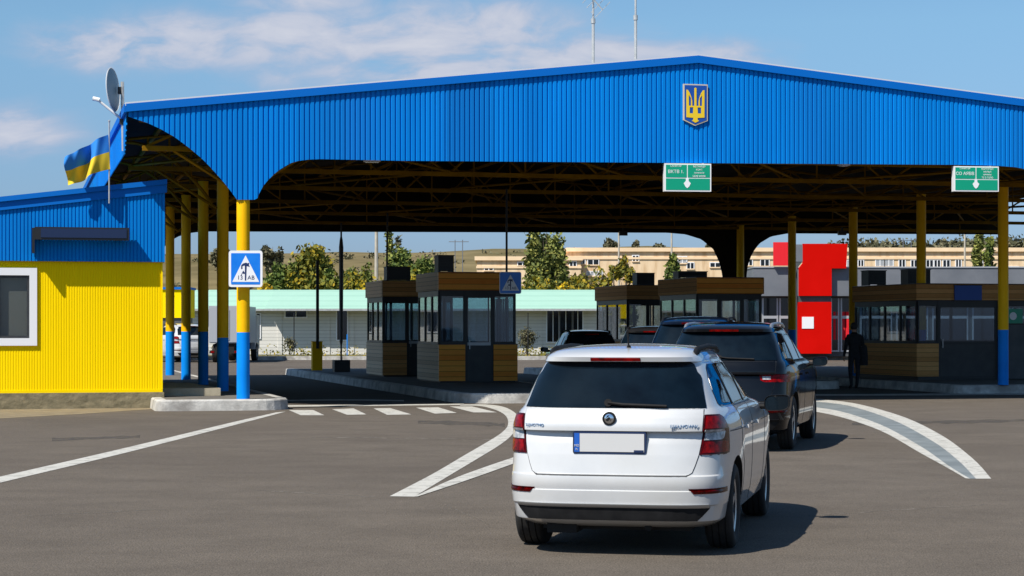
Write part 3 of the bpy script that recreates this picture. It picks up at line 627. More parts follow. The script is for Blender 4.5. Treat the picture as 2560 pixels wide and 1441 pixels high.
# ------------------------------------------------------------------ signs and fittings on the canopy
def crossing_sign(name, label, X, Y, zc, w, h, rz, small=False):
    t = thing(name, label, 'road sign', (X, Y, zc), rz, 'pedestrian crossing signs')
    def rr(w, h, r): return [(sx*(w/2-r)+r*math.cos(a), sz*(h/2-r)+r*math.sin(a)) for sx, sz, a0 in ((1, 1, 0), (-1, 1, PI/2), (-1, -1, PI), (1, -1, 1.5*PI)) for a in (a0, a0+PI/4, a0+PI/2)]
    q = MB(); q.prism(rr(w, h, 0.045), 0, 0.03, 'sign_white'); q.build('plate', t)
    k = 0.86 if not small else 0.94
    q = MB(); q.prism(rr(w*k, h*k, 0.015), -0.004, 0, 'sign_blue'); q.build('blue_field', t)
    def P(x, y): return ((x-590)/930*w, (690-y)/1000*h)
    q = MB(); q.prism([P(590, 320), P(965, 1050), P(225, 1050)], -0.008, -0.004, 'sign_white'); q.build('triangle', t)
    q = MB()
    for poly in [[(570, 590), (620, 590), (605, 1010), (570, 1010)], [(470, 590), (520, 545), (600, 520), (650, 540), (690, 520), (680, 580), (705, 640), (650, 620), (600, 605), (540, 600), (500, 620), (505, 690), (465, 695)],
                 [(525, 735), (580, 810), (540, 830), (500, 810), (470, 890), (450, 890)]]:
        q.prism([P(*p) for p in poly], -0.012, -0.008, 'navy')
    q.build('symbol', t)
    text('lettering', '13', 0.115*w/0.67, 'navy', t, (P(437, 945)[0], -0.010, P(437, 935)[1])); text('lettering', 'AB', 0.115*w/0.67, 'navy', t, (P(740, 945)[0], -0.010, P(740, 935)[1]))
    return t
Ys = 39.72
s1 = crossing_sign('crossing_sign', 'white edged pedestrian crossing sign on the sunlit corner column', at(614, Ys), Ys, zt(672.5, Ys), 84*Ys/F, 91*Ys/F, 0.05)
q = MB()
for dz in (-0.2, 0.2): q.box(-0.16, 0.16, 0.03, 0.16, dz-0.02, dz+0.02, 'galv')
q.build('clamp', s1)
Ys = 51.0
s2 = crossing_sign('crossing_sign', 'shaded crossing sign hanging on a thin rod before the booth', at(1276, Ys), Ys, zt(707.5, Ys), 55*Ys/F, 55*Ys/F, 0.1, True)
q = MB(); q.tube([(at(1267, Ys)-at(1276, Ys), 0.05, 0.2), (at(1267, Ys)-at(1276, Ys), 0.05, 5.2-zt(707.5, Ys))], 0.028, 'dark_frame'); q.build('hanger_rod', s2)

def lane_sign(px0, px1, py0, py1, label, left, right):
    u0, z1 = CF.hit(px0, py0, -0.24); u1, z0 = CF.hit(px1, py1, -0.24); X, Y = CF.w((u0+u1)/2, -0.24)
    t = thing('lane_sign', label, 'lane sign', (X, Y, (z0+z1)/2), CF.a-0.12, 'green lane signs under the canopy edge')
    w, h = (u1-u0), z1-z0
    q = MB(); q.box(-w/2, w/2, 0, 0.16, -h/2, h/2, 'sign_white'); q.build('box', t)
    q = MB(); c = -0.015*w; m = 0.05*h
    for (x0, x1, a, b_) in ((-w/2+m, c-0.01, 0.0, h/2-m), (c+0.012, w/2-m, 0.0, h/2-m), (-w/2+m, w/2-m, -h/2+m, -0.022)): q.box(x0, x1, -0.006, 0, a, b_, 'green_sign')
    q.build('green_panel', t)
    q = MB(); cz = -h*0.26; q.prism([(c-0.075, cz+0.03), (c-0.03, cz+0.075), (c-0.03, cz+0.13), (c+0.03, cz+0.13), (c+0.03, cz+0.075), (c+0.075, cz+0.03), (c+0.04, cz-0.04), (c, cz-0.075), (c-0.04, cz-0.04)], -0.012, -0.006, 'sign_white'); q.build('arrow', t)
    text('lettering', left, 0.095, 'sign_white', t, ((-w/2+c)/2, -0.008, h*0.20)); text('lettering', 'САНИТАР', 0.05, 'sign_white', t, ((-w/2+c)/2, -0.008, h*0.40))
    for k, (tx, sz) in enumerate(right): text('lettering', tx, sz, 'sign_white', t, ((w/2+c)/2, -0.008, h*(0.39-0.115*k)))
    q = MB()
    for s_ in (-1, 1): q.box(s_*w*0.35-0.02, s_*w*0.35+0.02, 0.12, 0.26, h/2, h/2+0.02, 'galv'); q.box(s_*w*0.35-0.02, s_*w*0.35+0.02, 0.24, 0.26, h/2+0.02, h/2+0.25, 'galv')
    q.build('hanger', t)
lane_sign(1663, 1776, 408, 480, 'green lane sign under the canopy edge just below the emblem', 'ВКТВ 1.', [('МІТНИЦЯ', 0.055), ('КОНТ', 0.05), ('НЯННЯЛЯ', 0.045), ('ЦОВ WEEK', 0.055)])
lane_sign(2388, 2494, 415, 480, 'green lane sign at the far end next to a yellow column', 'СО АЯВВ', [('КОНТРОЛ', 0.055), ('НЯЛЬН', 0.05), ('НЯННЯЛ', 0.045), ('ТІ З ТІЛО', 0.055)])

# emblem
ue, ze = CF.hit(1739, 262, -0.2); X, Y = CF.w(ue, -0.20)
em = thing('emblem_shield', 'blue and gold trident shield on the blue gable', 'emblem', (X, Y, ze), CF.a)
ku = 200/901*Y/F
def EP(x, y): return ((x-444)*ku, (370-y)*ku)
q = MB(); q.prism([EP(*p) for p in [(300, 140), (588, 140), (588, 550), (437, 608), (300, 548)]], 0, 0.05, 'emblem_rim'); q.build('rim', em)
q = MB(); q.prism([EP(*p) for p in [(313, 153), (575, 153), (575, 541), (437, 594), (313, 539)]], -0.006, 0, 'emblem_blue'); q.build('field', em)
q = MB()
for sgn in (0, 1):
    mx_ = (lambda x: x) if not sgn else (lambda x: 880-x)
    for poly in [[(333, 205), (350, 207), (372, 240), (360, 275), (362, 385), (333, 385)], [(372, 240), (392, 290), (402, 335), (402, 385), (388, 385), (388, 300), (366, 268)], [(333, 385), (372, 385), (372, 470), (333, 515)],
                 [(372, 470), (412, 470), (440, 515), (440, 525), (415, 520), (333, 515)], [(372, 385), (440, 385), (440, 402), (372, 402)], [(415, 402), (440, 402), (440, 515), (412, 470)],
                 [(428, 185), (440, 180), (440, 385), (428, 385)], [(415, 520), (440, 525), (440, 575), (396, 552), (413, 545)]]:
        q.prism([EP(mx_(x), y) for x, y in (poly if not sgn else poly[::-1])], -0.014, -0.006, 'gold')
q.build('trident', em)

def fixture(px, py, Y, kind):
    if kind == 'white':
        t = thing('canopy_lamp', 'flat white lamp under the left half of the front fascia' if px < 1500 else 'small white floodlight under the front fascia right of the emblem', 'lamp', (at(px, Y), Y, zt(py, Y)), 0.2)
        q = MB(); w = 0.16 if px < 1500 else 0.10; q.box(-w, w, -0.12, 0.12, -0.03, 0.03, 'white_paint'); q.build('housing', t)
        q = MB(); q.box(-w+0.02, w-0.02, -0.10, 0.10, -0.045, -0.03, 'lamp_clear'); q.build('lens', t)
        q = MB(); q.box(-0.02, 0.02, -0.02, 0.14, 0.03, 0.12, 'galv'); q.build('bracket', t)
    else:
        t = thing('rear_floodlight', 'black floodlight hanging below the rear canopy edge, ' + ('above the beige building' if px < 1800 else 'right of the red panel'), 'floodlight', (at(px, Y), Y, zt(py, Y)), 0.2)
        q = MB(); q.box(-0.14, 0.14, -0.08, 0.08, -0.09, 0.07, 'dark_box'); q.build('housing', t)
        q = MB(); q.box(-0.12, 0.12, 0.08, 0.09, -0.07, 0.05, 'lamp_clear'); q.build('lens', t)
        q = MB(); q.box(-0.03, 0.03, -0.03, 0.03, 0.07, 0.22, 'dark_frame'); q.build('bracket', t)
fixture(930, 401, 41.1, 'white'); fixture(2110, 411, 43.2, 'white'); fixture(1558, 583, 70.3, 'black'); fixture(2105, 582, 71.8, 'black')

# masts on the roof
for i, (px, py, label) in enumerate([(1483, 166, 'thin roof mast with a small comb aerial, left of its twin'), (1589, 158, 'plain thin roof mast nearer the ridge')]):
    u, z = CF.hit(px, py, 1.2); z = ztop(u)+0.07; X, Y = CF.w(u, 1.2)
    t = thing('antenna_mast', label, 'antenna', (X, Y, z), CF.a, 'masts on the canopy roof')
    q = MB(); q.tube([(0, 0, -0.02), (0, 0, 1.05)], 0.034, 'galv'); q.tube([(0, 0, 1.05), (0, 0, 2.6)], 0.024, 'galv'); q.build('pole', t)
    q = MB(); q.lathe([(0.05, 1.0), (0.05, 1.1)], 'galv', 10); q.build('clamp', t)
    if i == 0:
        q = MB(); q.tube([(-0.35, -0.3, 1.75), (0.3, 0.3, 1.35)], 0.012, 'galv', 6)
        for k in range(6):
            a = k/5; c = Vector((-0.35+0.65*a, -0.3+0.6*a, 1.75-0.4*a)); q.tube([c+Vector((-0.14, 0.10, -0.16)), c+Vector((0.14, -0.10, 0.16))], 0.007, 'galv', 5)
        q.build('aerial', t)

# satellite dish on the canopy corner
Yd = 40.6
sd = thing('satellite_dish', 'grey satellite dish seen edge on at the canopy corner', 'satellite dish', (at(306, Yd), Yd, zt(378, Yd)), 0)
kd = Yd/F
q = MB(); q.tube([(0.02, 0, 0), (0.01, 0, (378-305)*kd), (0.0, 0, (378-205)*kd)], 0.035, 'galv'); q.build('mast', sd)
q = MB(); cz = (378-224)*kd; n = 28
rings = []
for rr in (0, 0.35, 0.7, 1.0):
    for k in range(n):
        a = 2*PI*k/n; rings.append((rr*0.44*math.sin(a), rr*rr*0.07, rr*0.44*math.cos(a)))
rotd = Matrix.Rotation(math.radians(84), 4, 'Z') @ Matrix.Rotation(math.radians(-4), 4, 'X')
rings = [rotd @ Vector(p) for p in rings]; off = Vector(((291-306)*kd, 0, cz))
fs = [(i*n+k, i*n+(k+1) % n, (i+1)*n+(k+1) % n, (i+1)*n+k) for i in range(3) for k in range(n)]
q.add([p+off for p in rings], fs, 'dish'); 
q.add([rotd @ Vector((0.44*s_*math.sin(2*PI*k/n), 0.07+dy, 0.44*s_*math.cos(2*PI*k/n)))+off for s_, dy in ((1, -0.01), (1.03, 0.0), (1.0, 0.012)) for k in range(n)], [(i*n+k, i*n+(k+1) % n, (i+1)*n+(k+1) % n, (i+1)*n+k) for i in range(2) for k in range(n)], 'white_paint')
q.build('reflector', sd, smooth=40)
q = MB(); q.tube([(0.0, 0, (378-300)*kd), ((250-306)*kd, -0.1, (378-254)*kd)], 0.026, 'white_paint'); q.build('arm', sd)
q = MB(); q.tube([((252-306)*kd, -0.1, (378-252)*kd), ((235-306)*kd, -0.1, (378-248)*kd)], 0.045, 'white_paint', 10); q.build('receiver', sd)
q = MB(); q.box(-0.05, 0.07, -0.05, 0.05, (378-306)*kd-0.05, (378-306)*kd+0.06, 'dark_frame'); q.build('bracket', sd); q = MB(); q.box(-0.09, 0.02, -0.03, 0.03, cz-0.1, cz+0.05, 'dark_frame'); q.build('dish_clamp', sd)

# flag
Yf = 40.4; kf = Yf/F
fl = thing('national_flag', 'waving blue and yellow flag on a pole above the kiosk roof', 'flag', (at(273, Yf), Yf, zt(478, Yf)), 0)
q = MB(); q.tube([(0, 0, -0.25), (0, 0, (478-302)*kf)], 0.016, 'galv'); q.lathe([(0, 1.44), (0.025, 1.42), (0.02, 1.39), (0.016, 1.39)], 'galv', 8); q.build('pole', fl)
TL, TR, BL, BR = (170, 395), (271, 338), (177, 464), (276, 424)
NU, NV = 40, 24
for part, mname, v0, v1 in (('blue_stripe', 'flag_blue', 0, 0.5), ('yellow_stripe', 'flag_yellow', 0.5, 1)):
    q = MB(); vs = []
    for j in range(NV//2+1):
        v = v0+(v1-v0)*j/(NV//2)
        for i in range(NU+1):
            u = i/NU
            lx = TL[0]+(BL[0]-TL[0])*v; ly = TL[1]+(BL[1]-TL[1])*v; rx = TR[0]+(BR[0]-TR[0])*v; ry = TR[1]+(BR[1]-TR[1])*v
            px = lx+(rx-lx)*u; py = ly+(ry-ly)*u+4*math.sin(u*5.5+0.5)*(1-u*0.5)
            dy = (1-u**2)*(0.20*math.sin(u*8.5+v*2.2)+0.10*math.sin(u*17+v*4.1+1)+0.25)+0.08*(1-u)*math.sin(v*6+u*4)
            vs.append(((px-273)*kf, -0.02-dy*0.8, (478-py)*kf))
    n = NU+1; q.add(vs, [(j*n+i, j*n+i+1, (j+1)*n+i+1, (j+1)*n+i) for j in range(NV//2) for i in range(NU)], mname)
    q.build(part, fl, smooth=80)

# ------------------------------------------------------------------ booths
def booth(label, X, Y, rz, w, l, h, base_z, cladding=('wood', 'wood_old_skylit'), plinth=0.0, door=(0.33, 0.71), fasc=0.46, sill=0.99, mull_l=3, rightpanel=True):
    t = thing('inspection_booth', label, 'booth', (X, Y, base_z), rz, 'inspection booths under the canopy')
    cf, cl = cladding; p = plinth; zt_ = h
    q = MB(); q.box(0.0, w, 0.0, l, 0, max(p, 0.04), 'dark_frame'); q.box(0.05, w-0.05, 0.05, l-0.05, max(p, 0.04), max(p, 0.04)+0.02, 'interior'); q.build('floor', t)
    p = max(p, 0.04); d0, d1 = door[0]*w, door[1]*w
    # lower cladding
    q = MB(); q.box(-0.04, d0, -0.05, 0.05, p, sill, cf); q.box(-0.045, d0, -0.055, 0.06, sill, sill+0.02, 'dark_frame'); q.build('front_cladding', t)
    q = MB(); q.box(d1, w+0.06, -0.05, 0.05, p, sill, cf if rightpanel else 'dark_box'); q.box(d1, w+0.065, -0.055, 0.06, sill, sill+0.02, 'dark_frame'); q.build('front_cladding', t)
    q = MB(); q.box(-0.06, -0.04, -0.05, l, p, sill, cl); q.box(-0.07, 0.02, -0.055, l+0.02, sill, sill+0.02, 'dark_frame'); q.build('side_cladding', t)
    q = MB(); q.box(w+0.0, w+0.06, 0.05, l, p, sill, cl); q.box(0, w, l-0.03, l+0.03, p, sill, cl); q.build('rear_cladding', t)
    # fascia boards
    q = MB(); q.box(-0.05, w+0.05, -0.06, 0.0, h-fasc, h, cf); q.build('front_fascia', t)
    q = MB(); q.box(-0.08, -0.05, -0.06, l+0.05, h-fasc, h, cl); q.box(w+0.05, w+0.08, -0.06, l+0.05, h-fasc, h, cl); q.box(-0.05, w+0.05, l, l+0.05, h-fasc, h, cl); q.build('side_fascia', t)
    q = MB(); q.box(-0.07, w+0.07, -0.05, l+0.06, h, h+0.02, 'dark_frame'); q.box(-0.04, w+0.04, 0.0, l, h-fasc-0.02, h-fasc+0.03, 'dark_frame'); q.build('roof', t)
    zb, zc = sill+0.02, h-fasc
    def window(pts, axis, n, name='window', trans=0.16):
        a, c, k = pts; f = MB(); g_ = MB(); fw = 0.055
        def bx(m_, a0, a1, z0, z1, d, mat):
            if axis == 'x': m_.box(a0, a1, k-d, k+d, z0, z1, mat)
            else: m_.box(k-d, k+d, a0, a1, z0, z1, mat)
        bx(f, a, c, zb, zb+fw, 0.03, 'dark_frame'); bx(f, a, c, zc-trans, zc, 0.03, 'dark_frame')
        for i in range(n+1):
            m_ = a+(c-a)*i/n; bx(f, max(a, m_-fw/2-0.01), min(c, m_+fw/2+0.01), zb+fw, zc-trans, 0.03, 'dark_frame')
        bx(g_, a+0.01, c-0.01, zb+fw, zc-trans, 0.004, 'glass')
        o = f.build(name, t); g_.build('pane', o)
    window((0.0, d0, 0.03), 'x', 1); window((d1, w, 0.03), 'x', 1)
    window((0.06, l-0.03, -0.01), 'y', mull_l); window((0.06, l-0.03, w+0.01), 'y', mull_l); window((0.05, w-0.05, l-0.03), 'x', 3)
    # door
    q = MB(); q.box(d0, d0+0.07, -0.01, 0.05, p, zc, 'dark_frame'); q.box(d1-0.07, d1, -0.01, 0.05, p, zc, 'dark_frame'); q.box(d0+0.07, d1-0.07, -0.01, 0.05, zc-0.2, zc, 'dark_frame')
    q.box(d0+0.07, d1-0.07, 0.0, 0.04, p, sill-0.02, 'dark_box'); q.box(d0+0.07, d1-0.07, -0.005, 0.045, sill-0.02, sill+0.06, 'grey_light' if w < 2.5 else 'dark_frame'); dd = q.build('door', t)
    q = MB(); q.box(d0+0.07, d1-0.07, 0.016, 0.024, sill+0.06, zc-0.2, 'glass'); q.build('pane', dd)
    q = MB(); q.box(d0+0.11, d0+0.13, -0.06, -0.04, sill-0.12, sill+0.12, 'silver_trim'); q.box(d0+0.11, d0+0.13, -0.04, 0.0, sill-0.10, sill-0.08, 'silver_trim'); q.box(d0+0.11, d0+0.13, -0.04, 0.0, sill+0.08, sill+0.10, 'silver_trim'); q.build('handle', dd)
    q = MB(); n_ = 14; xa, xb = w*.74, w*.95
    for i_ in range(n_):
        x_ = xa+(xb-xa)*i_/n_; q.box(x_, x_+(xb-xa)/n_*.8, .22+.03*(i_ % 2), .235+.03*(i_ % 2), sill+.04, h-fasc-.22, 'curtain')
    q.build('curtain', t)
    q = MB(); q.box(0.1, w*0.30, 0.5, l-0.5, 0.72, 0.78, 'interior'); q.box(0.12, 0.2, 0.8, 1.25, 0.78, 1.15, 'dark_box'); q.build('desk', t)
    return t
def rooftop(label, X, Y, z, rz, w, d, h):
    t = thing('rooftop_unit', label, 'air conditioner', (X, Y, z), rz, 'dark units on the booth roofs')
    q = MB(); q.box(-w/2, w/2, -d/2, d/2, 0.04, h, 'dark_box'); q.box(-w/2-0.02, w/2+0.02, -d/2-0.02, d/2+0.02, h, h+0.02, 'dark_frame'); q.build('casing', t)
    q = MB()
    for k in range(7): q.box(-w/2+0.05, w/2-0.05, -d/2-0.012, -d/2, 0.10+k*(h-0.16)/7, 0.10+k*(h-0.16)/7+0.03, 'dark_frame')
    q.build('louvre', t)
    q = MB(); q.box(-w/2, -w/2+0.06, -d/2, d/2, 0, 0.04, 'dark_frame'); q.box(w/2-0.06, w/2, -d/2, d/2, 0, 0.04, 'dark_frame'); q.build('foot', t)
YA = 52.3
A = booth('wood clad booth with a glass door, nearest on the left island', at(1100, YA), YA, CF.a, 2.02, 2.75, 2.88, KH)
YB = 59.0
B = booth('dark wood booth standing behind the nearest left booth', at(960, YB), YB, CF.a, 2.05, 2.7, 2.82, KH, cladding=('wood_dark', 'wood_old_skylit'))
def on_booth(bt, u, v): a = bt.rotation_euler.z; return (bt.location.x+u*math.cos(a)-v*math.sin(a), bt.location.y+u*math.sin(a)+v*math.cos(a))
ra = on_booth(A, 0.28, 0.8); rooftop('tall grey rooftop unit on the nearest left booth', ra[0], ra[1], KH+2.90, CF.a, 0.42, 0.5, 0.44)
rb = on_booth(B, 0.62, 1.2); rooftop('wide black rooftop unit on the second left booth', rb[0], rb[1], KH+2.84, CF.a, 0.72, 0.5, 0.42)
YC = 57.5
Cb = booth('brown booth in the middle behind the queue of dark cars', at(1745, YC), YC, CF.a, 1.92, 3.4, 2.88, KH, cladding=('wood', 'wood_dark'))
YD = 65.8
Db = booth('black booth furthest back on the middle island', at(1571, YD), YD, CF.a, 2.0, 3.6, 2.84, KH, cladding=('wood_dark', 'wood_dark'))
rc = on_booth(Cb, 0.45, 2.0); rooftop('low wide dark unit on the brown middle booth', rc[0], rc[1], KH+2.90, CF.a, 0.9, 0.5, 0.20)
rd = on_booth(Db, 1.0, 1.5); rooftop('square black unit on the rearmost booth', rd[0], rd[1], KH+2.86, CF.a, 0.62, 0.5, 0.42)
YE = 54.95
Eb = booth('long dark booth on the right island behind two columns', at(2295, YE), YE, CF.a, 4.6, 4.2, 2.64, KH, cladding=('wood_dark', 'wood_dark'), plinth=0.10, door=(0.13, 0.52), fasc=0.44, sill=1.0, mull_l=4, rightpanel=False)
re_ = on_booth(Eb, -0.1+0.9, 2.9); rooftop('black unit on the right booth left of a column', re_[0]-0.75, re_[1], KH+2.66, CF.a, 0.55, 0.5, 0.42)
re_ = on_booth(Eb, 1.35, 3.0); rooftop('black unit on the right booth right of a column', re_[0], re_[1], KH+2.66, CF.a, 0.7, 0.5, 0.46)
# blue board on the right booth and the grey end wall with a green notice
ex, ey = on_booth(Eb, 1.06+0.4, -0.10)
t = thing('blue_board', 'plain dark blue board on the right booth fascia', 'sign', (ex, ey, KH+2.20), CF.a)
q = MB(); q.box(-0.41, 0.41, 0.0, 0.035, 0, 0.40, 'emblem_blue'); q.build('panel', t)
q = MB(); q.box(-0.43, 0.43, 0.005, 0.04, 0.40, 0.42, 'dark_frame'); q.box(-0.43, 0.43, 0.005, 0.04, -0.02, 0.0, 'dark_frame'); q.build('frame', t)
ex, ey = on_booth(Eb, 2.45, -0.09)
t = thing('grey_partition', 'grey partition wall right of the blue based column', 'partition', (ex, ey, KH), CF.a)
q = MB(); q.box(0, 1.9, 0, 0.05, 0.02, 1.52, 'grey_dark'); q.build('panel', t)
q = MB(); q.box(-0.04, 0.0, -0.01, 0.06, 0, 2.2, 'dark_frame'); q.box(0, 1.9, -0.01, 0.06, 1.52, 1.56, 'dark_frame'); q.build('frame', t)
ex, ey = on_booth(Eb, 2.47, -0.14)
t = thing('green_notice', 'small green notice with a white mark on the grey partition', 'notice', (ex, ey, KH+1.56), CF.a)
q = MB(); q.box(0, 0.62, 0, 0.02, 0, 0.40, 'green_sign'); q.build('panel', t)
q = MB(); q.lathe([(0, -0.006), (0.09, -0.006), (0.11, 0.0)], 'sign_white', 16, 'y', (0.33, 0, 0.2)); q.build('mark', t)

# barrier and parasol like post on the left island
YP = 68.3
t = thing('boom_barrier', 'raised black boom barrier with a yellow cabinet', 'barrier', (at(792, YP), YP, KH-0.01), CF.a)
q = MB(); q.box(-0.17, 0.17, -0.15, 0.15, 0, 0.98, 'yellow_steel'); q.box(-0.18, 0.18, -0.16, 0.16, 0.98, 1.0, 'yellow_steel'); q.build('cabinet', t)
q = MB(); q.box(-0.05, 0.05, -0.19, -0.15, 0.75, 3.75, 'dark_frame'); q.build('boom', t)
YP = 65.7
t = thing('folded_parasol', 'closed black parasol standing in a square base', 'parasol', (at(853, YP), YP, KH-0.01), CF.a)
q = MB(); q.box(-0.26, 0.26, -0.24, 0.24, 0, 0.40, 'dark_box'); q.build('base', t)
q = MB(); q.tube([(0, 0, 0.38), (0, 0, 4.9)], 0.03, 'dark_frame'); q.build('pole', t)
q = MB(); q.lathe([(0.03, 0.9), (0.055, 1.0), (0.065, 2.2), (0.07, 3.6), (0.075, 4.1), (0.05, 4.35), (0.03, 4.45)], 'dark_box', 10); q.build('canopy', t)
YP = 62.5
t = thing('thin_post', 'thin black post rising beside the second left booth', 'post', (at(964, YP), YP, KH), 0)
q = MB(); q.tube([(0, 0, 0), (0.03, 0, 2.5), (0.06, 0, 5.1)], 0.03, 'dark_frame'); q.build('pole', t)
q = MB(); q.box(-0.09, 0.09, -0.09, 0.09, 0, 0.02, 'dark_frame'); q.build('foot', t)

# ------------------------------------------------------------------ cars
LV0 = [  # z, half width, rear overhang, front reach, corner exponent
 (.20, .72, .62, 3.22, 4.0), (.235, .775, .74, 3.34, 4.0), (.255, .798, .785, 3.38, 4.2), (.265, .802, .79, 3.39, 4.2), (.36, .822, .81, 3.42, 4.2), (.372, .828, .828, 3.43, 4.2), (.42, .834, .838, 3.44, 4.2),
 (.468, .840, .845, 3.45, 4.2), (.474, .840, .832, 3.45, 4.2), (.486, .841, .838, 3.45, 4.2), (.54, .845, .846, 3.44, 4.2), (.572, .846, .842, 3.43, 4.2), (.582, .847, .815, 3.43, 4.2), (.65, .849, .805, 3.42, 4.2),
 (.72, .85, .795, 3.41, 4.2), (.80, .853, .778, 3.40, 4.2), (.862, .852, .757, 3.36, 4.2), (.886, .85, .752, 3.33, 4.2), (.894, .849, .806, 3.32, 4.2), (.93, .842, .802, 3.2, 4.2), (.98, .826, .785, 2.9, 4.2), (1.02, .803, .765, 2.6, 4.2), (1.04, .782, .750, 2.42, 4.2),
 (1.06, .768, .735, 2.3, 4.2), (1.15, .728, .678, 2.08, 4.2), (1.25, .682, .613, 1.85, 4.2), (1.345, .632, .552, 1.62, 4.2), (1.368, .618, .536, 1.57, 4.2), (1.373, .617, .60, 1.56, 4.2), (1.405, .600, .612, 1.48, 4.2), (1.418, .588, .59, 1.44, 4.0),
 (1.442, .562, .50, 1.36, 3.8), (1.462, .51, .34, 1.24, 3.4), (1.480, .41, .10, 1.05, 3.0), (1.491, .26, -.16, .8, 2.6), (1.496, .07, -.34, .55, 2.2)]
class CarBody:
    def __init__(s, sx=1, sy=1, sz=1, levels=LV0):
        s.lv = np.array([(z*sz, w*sx, r*sy, f*sy, n) for z, w, r, f, n in levels]); s.sx, s.sy, s.sz = sx, sy, sz; s.cache = {}
    def params(s, z): return [float(np.interp(z, s.lv[:, 0], s.lv[:, k])) for k in range(1, 5)]
    def outline(s, z):
        """right half of the plan outline at height z, rear centre to front centre"""
        w, r, f, n = s.params(z); a = min(0.52, (r+f)*0.42); bq = min(1.0, (r+f)*0.45)
        qs = [0, .1, .2, .3, .4, .5, .6, .68, .75, .81, .86, .9, .932, .957, .975, .988, .996, 1.0]
        pts = [(w*q, -(r-a)-a*max(0, 1-q**n)**(1/n)) for q in qs]
        y0, y1 = -(r-a), f-bq
        pts += [(w, y0+(y1-y0)*k/16) for k in range(1, 16)]
        pts += [(w*max(0, 1-q**2.6)**(1/2.6), y1+bq*q) for q in (0, .2, .4, .55, .7, .8, .88, .94, .98, 1.0)]
        return [(x*(1-float(np.interp(z, [.30*s.sz, .80*s.sz], [.055, .115]))*max(0.0, (0.25*s.sy-y)/(1.05*s.sy))**1.4), y) for x, y in pts]
    def arc(s, z):
        k = round(z, 5)
        if k not in s.cache:
            p = np.array(s.outline(z)); c = np.concatenate([[0], np.cumsum(np.linalg.norm(np.diff(p, axis=0), axis=1))]); s.cache[k] = (p, c)
        return s.cache[k]
    def s_of(s, z, spec):
        p, c = s.arc(z); kind, val = spec
        if kind == 'x':
            m = int(np.argmax(p[:30, 0])); return math.copysign(float(np.interp(abs(val), p[:m+1, 0], c[:m+1])), val)
        return float(np.interp(val, p[:, 1], c))
    def at(s, z, sv):
        p, c = s.arc(z); a = abs(sv); x = float(np.interp(a, c, p[:, 0])); y = float(np.interp(a, c, p[:, 1])); return Vector((math.copysign(x, sv) if sv else x, y, z))
    def mesh(s):
        b = MB(); rows = []
        for lv in s.lv:
            o = s.outline(lv[0]); full = [(x, y, lv[0]) for x, y in o]+[(-x, y, lv[0]) for x, y in o[-2:0:-1]]; rows.append(full)
        n = len(rows[0]); vs = [p for R in rows for p in R]
        fs = [(i*n+k, i*n+(k+1) % n, (i+1)*n+(k+1) % n, (i+1)*n+k) for i in range(len(rows)-1) for k in range(n)]
        fs += [tuple(range(n-1, -1, -1)), tuple(range((len(rows)-1)*n, len(rows)*n))]
        return vs, fs
    def patch(s, b, rows, mat, nx=10, off=0.004, mirror=False, skirt=0.012, dz=0.03):
        """a panel lying on the body surface; rows are (z, left spec, right spec), interpolated in between"""
        zs = [r[0] for r in rows]; Z = set(zs)
        for lv in s.lv[:, 0]:
            if zs[0] < lv < zs[-1]: Z.add(float(lv))
        k = int((zs[-1]-zs[0])/dz)
        for i in range(1, k): Z.add(zs[0]+(zs[-1]-zs[0])*i/k)
        Z = sorted(Z); Z = [z for i, z in enumerate(Z) if i == 0 or z-Z[i-1] > 0.0015 or z == zs[-1]]
        G = []
        for z in Z:
            i = max(j for j in range(len(zs)) if zs[j] <= z+1e-9); j = min(i+1, len(zs)-1)
            t = 0 if i == j else (z-zs[i])/(zs[j]-zs[i])
            def sp_(q): return s.s_of(z, rows[i][q])*(1-t)+s.s_of(z, rows[j][q])*t
            s0, s1 = sp_(1), sp_(2)
            G.append([s.at(z, s0+(s1-s0)*k/nx) for k in range(nx+1)])
        G = [[Vector(p) for p in r] for r in G]; H = []
        for j in range(len(G)):
            row = []
            for i in range(nx+1):
                du = G[j][min(i+1, nx)]-G[j][max(i-1, 0)]; dv = G[min(j+1, len(G)-1)][i]-G[max(j-1, 0)][i]
                nn = du.cross(dv)
                if nn.length < 1e-9: nn = Vector((0, -1, 0))
                nn.normalize()
                c = Vector((0, 1.2*s.sy, 0.6)); 
                if nn.dot(G[j][i]-c) < 0: nn = -nn
                row.append((G[j][i]+nn*off, G[j][i]-nn*skirt))
            H.append(row)
        sg = -1 if mirror else 1
        vs = [(sg*p[0].x, p[0].y, p[0].z) for r in H for p in r]; n = nx+1; J = len(H)
        fs = [(j*n+i, j*n+i+1, (j+1)*n+i+1, (j+1)*n+i) for j in range(J-1) for i in range(nx)]
        ring = [(0, i) for i in range(nx+1)]+[(j, nx) for j in range(1, J)]+[(J-1, i) for i in range(nx-1, -1, -1)]+[(j, 0) for j in range(J-2, 0, -1)]
        o = len(vs); vs += [(sg*H[j][i][1].x, H[j][i][1].y, H[j][i][1].z) for j, i in ring]
        R = len(ring)
        for k in range(R):
            a = ring[k][0]*n+ring[k][1]; c = ring[(k+1) % R][0]*n+ring[(k+1) % R][1]; fs.append((a, o+k, o+(k+1) % R, c))
        b.add(vs, fs, mat)
    def rear_y(s, x, z): return s.at(z, s.s_of(z, ('x', x))).y
